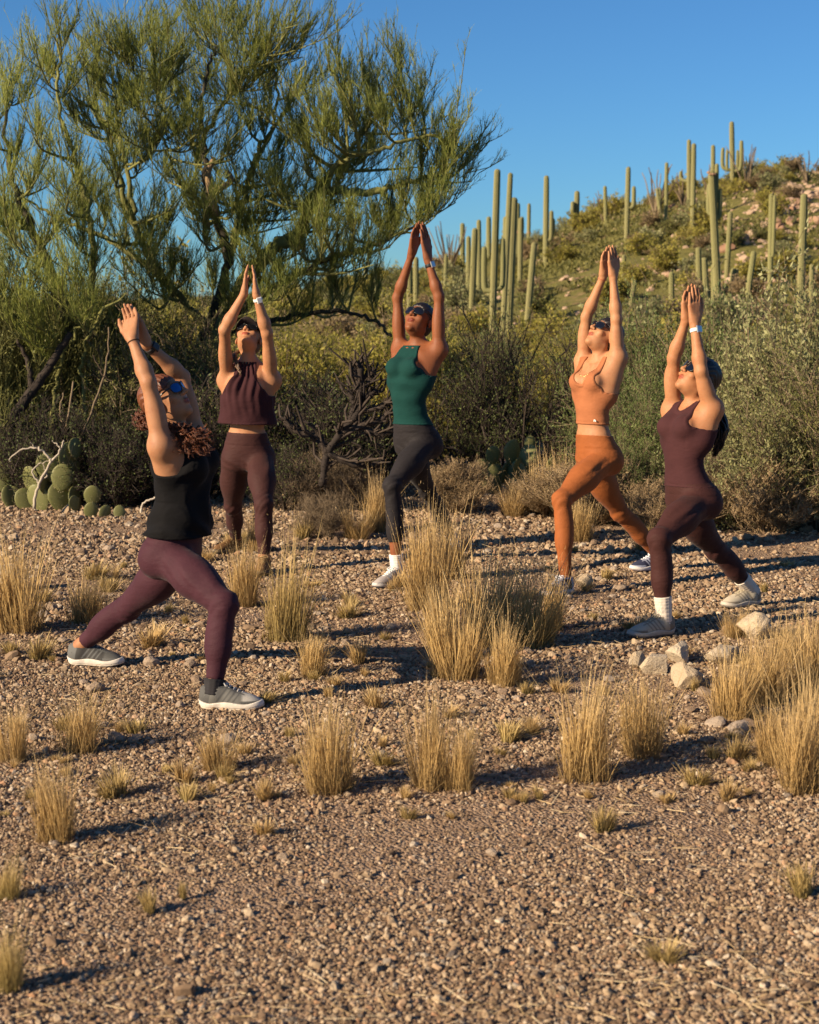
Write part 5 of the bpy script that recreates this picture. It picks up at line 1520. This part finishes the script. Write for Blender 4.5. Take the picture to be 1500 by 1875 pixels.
    g = np.maximum(g0 - .0022 * ((g > -.011) & (g < -.0)) + .0015 * ((g > -.0145) & (g <= -.011)), g)
    top = surf('tank_top' if tp['name'] is None else tp['name'], f3, g, [fabric_mat('top_fabric', tp['color'], .85, 1000, .04, .25)], root, 4)
    if tp.get('logo'):
        lxp, lzp = tp['logo']
        base = pel + latm * lxp + up * lzp
        # walk outwards to the surface
        for st in np.arange(.0, .2, .002):
            c = base + fwd * st
            i, j, k = np.searchsorted(f3.x, c[0]), np.searchsorted(f3.y, c[1]), np.searchsorted(f3.z, c[2])
            if f3.F[i, j, k] > tp.get('off', .0055) + .001: break
        ac = Acc()
        for (a0, a1, b0, b1) in ((-.010, -.004, -.007, .007), (-.002, .003, -.003, .007), (.003, .010, -.006, .001)):
            V, Q = box_verts(c + latm * (a0 + a1) / 2 + up * (b0 + b1) / 2, R0[[0, 2, 1]], ((a1 - a0) / 2, (b1 - b0) / 2, .002))
            ac.add(V, Q)
        obj('logo', ac.mesh('logo', [simple('white_print', (.8, .76, .7), .6, .3)], False), top)
    # ---- socks
    if D.get('sock'):
        sk = D['sock']
        for sd in sk.get('sides', 'LR'):
            kn, an = J['knee' + sd], J['ankle' + sd]; d = unit(an - kn)
            a = an - d * sk['h']; pts = [an + d * .03, an, an - d * sk['h'] * .4, an - d * sk['h'] * .75, a, a]
            rr = [.039, .040, .0425, .0445, .046, .035]
            ac = Acc()
            n = 36; path = spline(pts[:-1], 26); rad = np.interp(np.linspace(0, 1, 26), np.linspace(0, 1, 5), rr[:5]) * lw
            rad = rad + .0012 * np.sin(np.arange(26) * 2.2)
            V, Q, T = tube(path, rad, n)
            cc = np.repeat(path, n, 0); dirs = V[:26 * n] - cc
            V[:26 * n] = cc + dirs * (1 + .03 * np.sin(np.tile(np.arange(n), 26) * 2 * math.pi / n * 12))[:, None]
            ac.add(V, Q, T)
            obj('sock', ac.mesh('sock', [simple('sock_knit', sk['color'], .9, .15, .1, 40)]), root)
    # ---- shoes
    for sd in 'LR':
        sh = dict(D['shoe']); sh.update(D.get('shoe' + sd, {}))
        make_shoe(root, J['ankle' + sd], D['heading' + sd], D.get('pitch' + sd, 0.0), side=1 if sd == 'L' else -1, **sh)
    # ---- sunglasses
    fa = Acc()
    ln = []
    for sg in (-1, 1):
        n, m = 24, 6
        a = np.arange(n) * 2 * math.pi / n
        rx, rz = (.030, .0225) if not D.get('round') else (.027, .0255)
        V = []
        for q in range(m + 1):
            t = q / m
            ex = np.sign(np.cos(a)) * np.abs(np.cos(a)) ** .8 * rx * t; ez = np.sign(np.sin(a)) * np.abs(np.sin(a)) ** .8 * rz * t
            X = .034 * sg + ex; yy = .1015 - 5.0 * X ** 2 - 2.0 * ez ** 2
            V.append(np.stack([X, yy, .015 + ez], 1))
        V = np.concatenate(V); Vb = V - np.array((0, .003, 0))
        i = np.arange(n); j = (i + 1) % n
        Q = np.concatenate([np.stack([k * n + i, k * n + j, (k + 1) * n + j, (k + 1) * n + i], 1) for k in range(m)])
        if sg == 1 or True:
            ac = Acc(); ac.add(H(0, 0, 0) + (V @ RH) * hs, Q); ac.add(H(0, 0, 0) + (Vb @ RH) * hs, Q[:, ::-1])
            ln.append(ac)
        rim = np.concatenate([V[-n:], V[-n:-n + 1]]); fa.tube(H(0, 0, 0) + (rim @ RH) * hs, .0026, 6)
        fa.tube(spline([H(.062 * sg, .080, .022), H(.074 * sg, .062, .022), H(.079 * sg, .03, .018), H(.080 * sg, -.005, .016), H(.078 * sg, -.02, .002)], 16), [.0038] * 10 + [.003] * 6, 6)
    fa.tube(spline([H(-.008, .0985, .02), H(0, .104, .023), H(.008, .0985, .02)], 7), .0028, 6)
    fr_o = obj('sunglasses', fa.mesh('sunglasses', [M_FRAME]), root)
    for ac in ln: obj('lens', ac.mesh('lens', [D.get('lens', M_LENS)]), fr_o)
    # ---- hair close to the skull
    hm = hair_mat('hair', D['hair'])
    f4 = Field(axis(hc[0] - .15, hc[0] + .15, .0045), axis(hc[1] - .15, hc[1] + .15, .0045), axis(hc[2] - .15, hc[2] + .15, .0045))
    f4.ell(H(0, -.014, .036), RH, (.081 * hs, .099 * hs, .087 * hs), .02)
    f4.ell(H(0, -.045, -.01), RH, (.066 * hs, .058 * hs, .075 * hs), .02)
    for (x, y, z, a, b, c) in D.get('bun', ()): f4.ell(H(x, y, z), RH, (a, b, c), .02)
    hx, hy, hz = f4.local(hc, RH)
    hl = np.maximum((hy * .80 - hz * .60) - .026 * hs, -hz - .095 + 0 * hy)
    side = np.minimum(hy + .012 - .9 * np.clip(hz - .02, 0, .1), .035 - hz)     # hair ends behind the ears below the temple
    hl2 = np.maximum(hl, np.minimum(side, .03)) if D.get('swept', True) else hl
    str_ = .0022 * np.sin(np.arctan2(hx, hz + .04) * 34 + 3 * np.sin(hy * 60))
    hair = surf('hair', f4, np.maximum(f4.F + str_, hl2), [hm], root, 2)
    for pts, r in D.get('strands', ()):
        ac = Acc()
        rng = np.random.default_rng(5)
        pp = np.array([P(*p) if p[0] > 5 else H(*p) for p in pts])
        for q in range(46 if r > .02 else 16):
            o = rng.normal(0, r * .45, 3); ph = rng.uniform(0, 6.28); c = spline(pp, 22); t = np.linspace(0, 1, 22)
            spread = np.sin(np.pi * np.clip(t * .8 + .1, 0, 1))
            c = c + o * spread[:, None] + (rng.normal(0, .003, (22, 3)))
            ac.tube(c, np.interp(t, [0, .1, .8, 1], [.004, .006, .005, .001]), 5)
        obj('ponytail', ac.mesh('ponytail', [hm]), root)
    if D.get('curls'):
        ac = Acc(); rng = np.random.default_rng(11)
        for (p0, p1, n, spr, ln_) in D['curls']:
            p0 = H(*p0); p1 = P(*p1)
            for q in range(n):
                a = p0 + rng.normal(0, .020, 3); b = p1 + np.clip(rng.normal(0, 1, 3), -1.7, 1.7) * np.array((spr, spr * .6, spr * .8))
                t = np.linspace(0, 1, 30); mid = (a + b) / 2 + rng.normal(0, .015, 3) + np.array((0, 0, -.025))
                c = (1 - t)[:, None] ** 2 * a + 2 * (t * (1 - t))[:, None] * mid + (t ** 2)[:, None] * b
                U, W = frames(unit(b - a)[None]); ph = rng.uniform(0, 6.28); tw = rng.uniform(4, 8) * ln_
                rr = .0085 * np.clip(t * 3, 0, 1) * rng.uniform(.6, 1.2); tn = rng.random()
                c = c + (np.cos(ph + t * tw * 6.28) * rr)[:, None] * U + (np.sin(ph + t * tw * 6.28) * rr)[:, None] * W
                for z_ in range(4):
                    c2 = c + (rng.normal(0, .0022, 3) + rng.normal(0, .0006, (30, 3))) * np.clip(t * 4, .2, 1)[:, None]
                    ac.tube(c2, np.interp(t, [0, .15, .8, 1], [.0014, .0017, .0014, .0006]), 3, tone=tn)
        obj('curls', ac.mesh('curls', [hm]), root)
    if D.get('cap'):
        cm = simple('cap_cloth', D['cap'], .8, .2, .15, 60)
        f5 = Field(f4.x, f4.y, f4.z)
        f5.ell(H(0, -.010, .040), RH, (.086 * hs, .104 * hs, .090 * hs), .02)
        capo = surf('cap', f5, np.maximum(f5.F, -(hz - .040 + .10 * hy)), [cm], root, 2)
        n = 20; a = np.linspace(-1.15, 1.15, n)
        V = []
        for (q, dz) in ((.0, 0), (.5, .006), (1, 0), (1, -.004), (.5, .002), (0, -.004)):
            V.append(np.array([H(math.sin(t) * (.085 + .006 * q), .010 + math.cos(t) * (.075 + .068 * q * math.cos(t * .75) ** .5), .041 + dz - .035 * math.sin(t) ** 2 * q) for t in a]))
        V = np.concatenate(V); Q = np.concatenate([np.stack([k * n + np.arange(n - 1), k * n + np.arange(1, n), ((k + 1) % 6) * n + np.arange(1, n), ((k + 1) % 6) * n + np.arange(n - 1)], 1) for k in range(6)])
        obj('brim', Acc().add(V, Q).mesh('brim', [cm]), capo)
    # ---- things on the wrists, neck, ears
    for it in D.get('wear', ()):
        if it[0] in ('watch', 'bracelet'):
            sd = it[1]; e_, w_ = J['elbow' + sd], J['wrist' + sd]; d = unit(w_ - e_); c = w_ - d * it[2]
            r = (.0225 + .037 * .25 * it[2] / .06 * .4) * aw + .0015
            if it[0] == 'bracelet':
                ac = Acc(); ac.tube(ring(c, d, r + .002, 0), it[4], 6)
                obj('bracelet', ac.mesh('bracelet', [it[3]]), root)
            else:
                V, Q = band_mesh(c, d, r, .019, .0035)
                wo = obj('watch', Acc().add(V, Q).mesh('watch', [it[3]]), root)
                o = unit(np.array(it[5])); o = unit(o - d * np.dot(o, d)); s2 = np.cross(d, o)
                V, Q = box_verts(c + o * (r + .005), np.stack([s2, d, o]), (.016, .018, .005))
                fo = obj('watch_case', Acc().add(V, Q).mesh('watch_case', [it[4]], False), wo)
        if it[0] == 'necklace':
            pts = []
            for t in np.linspace(-1, 1, 15):
                b = neck + latm * (.075 * t) - up * (it[1] * (1 - t * t)) + up * .0
                for st in np.arange(-.02, .2, .003):
                    c = b + fwd * st
                    i, j, k = np.searchsorted(f.x, c[0]), np.searchsorted(f.y, c[1]), np.searchsorted(f.z, c[2])
                    if f.F[i, j, k] > .001: break
                pts.append(c)
            ac = Acc(); ac.tube(spline(pts, 50), .0016, 5); obj('necklace', ac.mesh('necklace', [M_GOLD]), root)
        if it[0] == 'earring':
            ac = Acc()
            for sg in (-1, 1): ac.tube(ring(H(.080 * sg, -.004, -.050), hr, .013, 0), .0022, 6)
            obj('earring', ac.mesh('earring', [M_METAL]), root)
    if os.environ.get('DBG'):
        for sd in 'LR':
            print(D['id'], sd, 'thigh %.2f shin %.2f uarm %.2f farm %.2f hand %.2f' % tuple(np.linalg.norm(J[a + sd] - J[b + sd]) if b != 'tip' else np.linalg.norm(J['tip'] - J[a + sd])
                  for a, b in (('hip', 'knee'), ('knee', 'ankle'), ('sh', 'elbow'), ('elbow', 'wrist'), ('wrist', 'tip'))))
        print(D['id'], 'torso %.2f shoulders %.2f head-neck %.2f' % (TL, np.linalg.norm(J['shL'] - J['shR']), np.linalg.norm(hc - neck)), 'grid', f.F.shape)
    return root

PEOPLE = []
PEOPLE.append(dict(id='A', label='woman in black tank top and plum leggings lunging to the right, curly auburn hair',
    facing=(.92, -.39), face=(.80, -.30, .52), head_up=(-.50, .1, .86), skin=(.35, .165, .082), hair=(.13, .040, .015), w=.98, lw=1.0, aw=.92, hs=.98,
    J=dict(pelvis=(322, 1012, 7.0), waist=(333, 930, 7.0), chest=(338, 862, 7.0), neck=(325, 795, 6.98), head=(303, 733, 6.99),
           hipR=(308, 1020, 6.92), hipL=(334, 1016, 7.08), kneeR=(411, 1108, 6.68), ankleR=(392, 1268, 6.62), kneeL=(232, 1114, 7.33), ankleL=(148, 1200, 7.46),
           shR=(297, 818, 6.85), shL=(355, 800, 7.12), elbowR=(272, 700, 6.84), elbowL=(334, 690, 7.14), wristR=(243, 622, 6.92), wristL=(268, 630, 7.02), tip=(234, 556, 7.02)),
    headingR=-.05, headingL=-.12, palm_axis=(-.35, -.9, .0),
    leggings=dict(color=(.052, .018, .025), waist=.14, cuff=.90, seam='L', seam_color=(.14, .06, .075), seam_dir=np.array((.35, -.85, -.4))),
    top=dict(name='tank_top', color=(.0065, .006, .0065), hem=.085, hem_dip=0.0, width=[(-1, .4), (.30, .30), (.36, .125), (.46, .095), (.6, .08)], top_front=.47, top_back=.53, off=.008,
             flare=((.15, .150, .118, .11), (.3, .135, .105, .10)), drape=(.012, 42)),
    shoe=dict(c_upper=(.045, .043, .04), c_toe=(.10, .098, .09), c_sole=(.62, .56, .48), c_lace=(.2, .2, .19), c_tread=(.5, .44, .36), c_acc=(.11, .11, .105)),
    shoeR=dict(c_upper=(.15, .145, .13), c_toe=(.46, .43, .38), c_lace=(.45, .43, .4), c_acc=(.08, .078, .074)), sock=dict(h=.035, color=(.03, .028, .03), sides='R'),
    lens=M_LENS_BLUE, curls=[((.0, -.075, -.055), (356, 806, 6.86), 190, .050, .8), ((.0, -.08, -.02), (262, 768, 7.06), 60, .028, .6)],
    wear=[('bracelet', 'R', .012, M_CORD, .0028), ('watch', 'L', .03, M_BLACK, M_BLACK, (.2, -.7, .6)), ('earring',)]))
PEOPLE.append(dict(id='B', label='woman in brown gathered halter top and dark brown leggings wearing a black cap',
    facing=(-.10, -1), face=(-.10, -.58, .82), skin=(.39, .18, .088), hair=(.11, .055, .025), w=1.0, lw=1.03, aw=.99,
    J=dict(pelvis=(453, 836, 10.5), waist=(453, 785, 10.48), chest=(453, 722, 10.46), neck=(455, 664, 10.5), head=(456, 622, 10.52),
           hipR=(430, 840, 10.5), hipL=(477, 840, 10.48), kneeL=(483, 925, 10.15), ankleL=(484, 1032, 10.12), kneeR=(427, 925, 10.72), ankleR=(432, 995, 10.98),
           shR=(415, 697, 10.5), shL=(498, 697, 10.47), elbowR=(411, 604, 10.28), elbowL=(489, 610, 10.30), wristR=(447, 538, 10.25), wristL=(470, 541, 10.25), tip=(458, 486, 10.27)),
    headingR=-2.35, headingL=-1.6,
    leggings=dict(color=(.048, .019, .017), waist=.158, cuff=.93),
    top=dict(name='halter_top', color=(.040, .014, .016), hem=.215, width=[(-1, .5), (.36, .30), (.40, .150), (.52, .075), (.60, .062), (.7, .06)], top_front=.610, top_back=.62, off=.008,
             flare=((.40, .180, .125, .05), (.5, .165, .115, .09), (.62, .15, .12, .09)), gather=(22, .006, .24, .50), drape=(.003, 40)),
    shoe=dict(c_upper=(.20, .10, .03), c_toe=(.16, .08, .03), c_sole=(.10, .07, .04), c_lace=(.25, .16, .07), c_tread=(.03, .025, .02), chunky=.003, c_acc=(.09, .042, .014)),
    cap=(.018, .012, .014), strands=[([(.05, -.05, -.04), (430, 650, 10.44), (434, 668, 10.40), (441, 686, 10.37)], .010)],
    wear=[('watch', 'L', .028, M_WHITE, M_WHITE, (.3, -.9, .2))]))
PEOPLE.append(dict(id='C', label='woman in teal green halter top, black capri leggings and white ankle socks',
    facing=(-.62, -.78), face=(-.40, -.72, .57), skin=(.205, .068, .026), hair=(.012, .009, .009), w=.96, lw=.92, aw=.87, nw=.92,
    J=dict(pelvis=(762, 812, 10.0), waist=(753, 762, 9.98), chest=(750, 693, 9.96), neck=(766, 632, 10.03), head=(768, 588, 10.02),
           hipR=(744, 812, 10.05), hipL=(780, 815, 9.95), kneeL=(718, 890, 9.64), ankleL=(727, 1035, 9.64), kneeR=(783, 898, 10.36), ankleR=(832, 985, 10.72),
           shR=(733, 640, 10.12), shL=(803, 641, 9.95), elbowR=(728, 545, 10.12), elbowL=(804, 543, 9.94), wristR=(753, 468, 10.04), wristL=(784, 478, 9.96), tip=(769, 407, 9.99)),
    headingR=-1.9, headingL=-2.25,
    leggings=dict(color=(.020, .017, .018), waist=.145, cuff=.66),
    top=dict(name='halter_top', color=(.0065, .038, .033), hem=.115, width=[(-1, .5), (.36, .30), (.42, .140), (.52, .085), (.59, .062), (.7, .06)], top_front=.595, top_back=.60, off=.006, drape=(.002, 40)),
    shoe=dict(c_upper=(.50, .49, .47), c_toe=(.38, .33, .30), c_sole=(.50, .46, .42), c_lace=(.72, .72, .70), c_tread=(.09, .08, .08), c_acc=(.20, .185, .18)),
    sock=dict(h=.095, color=(.66, .61, .57)), wear=[('watch', 'L', .028, M_BLACK, M_METAL, (.7, -.6, .2))]))
PEOPLE.append(dict(id='D', label='woman in copper crop top and copper leggings with navy running shoes',
    facing=(-.80, -.60), face=(-.66, -.40, .64), skin=(.40, .185, .088), hair=(.014, .010, .010), w=.96, lw=.97, aw=.89,
    J=dict(pelvis=(1093, 838, 9.75), waist=(1087, 782, 9.74), chest=(1088, 716, 9.74), neck=(1100, 664, 9.78), head=(1107, 616, 9.78),
           hipR=(1078, 840, 9.82), hipL=(1106, 842, 9.68), kneeL=(1029, 916, 9.42), ankleL=(1036, 1046, 9.34), kneeR=(1136, 938, 10.02), ankleR=(1206, 1010, 10.22),
           shR=(1069, 662, 9.87), shL=(1131, 656, 9.69), elbowR=(1074, 580, 9.84), elbowL=(1129, 585, 9.68), wristR=(1104, 508, 9.79), wristL=(1123, 509, 9.72), tip=(1117, 450, 9.75)),
    headingR=-2.75, headingL=-2.35,
    leggings=dict(color=(.27, .083, .025), waist=.135, cuff=.97, seam='R', seam_color=(.25, .08, .02), seam_dir=np.array((-.6, -.75, -.3))),
    top=dict(name='crop_top', color=(.335, .122, .052), hem=.198, width=[(-1, .5), (.35, .30), (.39, .135), (.48, .104), (.62, .098)], top_front=.60, top_back=.60, off=.006, scoop=(.550, .064, .115), logo=(.085, .222)),
    shoe=dict(c_upper=(.018, .020, .045), c_toe=(.03, .035, .07), c_sole=(.60, .56, .53), c_lace=(.78, .78, .8), c_tread=(.25, .2, .2), c_acc=(.30, .32, .40)),
    bun=((0, -.115, -.02, .062, .06, .075),),
    wear=[('bracelet', 'R', .012, simple('red_string', (.35, .08, .05), .7, .2), .0018), ('necklace', .085)]))
PEOPLE.append(dict(id='E', label='woman in dark brown racer tank and brown leggings with cream socks and beige trainers',
    facing=(-.82, -.57), face=(-.74, -.30, .60), skin=(.38, .17, .078), hair=(.010, .009, .010), w=.98, lw=.99, aw=.93, round=True,
    J=dict(pelvis=(1264, 916, 8.5), waist=(1255, 862, 8.49), chest=(1256, 800, 8.49), neck=(1271, 748, 8.53), head=(1279, 693, 8.52),
           hipR=(1247, 918, 8.58), hipL=(1281, 920, 8.42), kneeL=(1207, 988, 8.14), ankleL=(1216, 1130, 8.14), kneeR=(1311, 1006, 8.80), ankleR=(1376, 1076, 8.97),
           shR=(1231, 752, 8.63), shL=(1304, 750, 8.42), elbowR=(1234, 655, 8.56), elbowL=(1284, 680, 8.38), wristR=(1256, 588, 8.51), wristL=(1272, 596, 8.44), tip=(1267, 522, 8.48)),
    headingR=-2.65, headingL=-2.75,
    leggings=dict(color=(.047, .0175, .0155), waist=.11, cuff=.93, seam='R', seam_color=(.28, .13, .10), seam_dir=np.array((-.6, -.75, -.3))),
    top=dict(name='tank_top', color=(.052, .019, .020), hem=.07, width=[(-1, .5), (.34, .30), (.38, .130), (.47, .084), (.56, .074), (.7, .07)], top_front=.57, top_back=.57, off=.006, scoop=(.545, .052, .080)),
    shoe=dict(c_upper=(.44, .38, .28), c_toe=(.47, .41, .31), c_sole=(.42, .37, .30), c_lace=(.33, .28, .19), c_tread=(.16, .135, .11), c_acc=(.20, .165, .12)),
    sock=dict(h=.11, color=(.60, .52, .43)),
    strands=[([(0, -.10, .01), (0, -.16, -.06), (1325, 790, 8.5), (1308, 835, 8.53)], .035)],
    wear=[('watch', 'L', .026, M_WHITE, M_METAL, (.6, -.8, .1))]))
for D in PEOPLE: make_person(D)
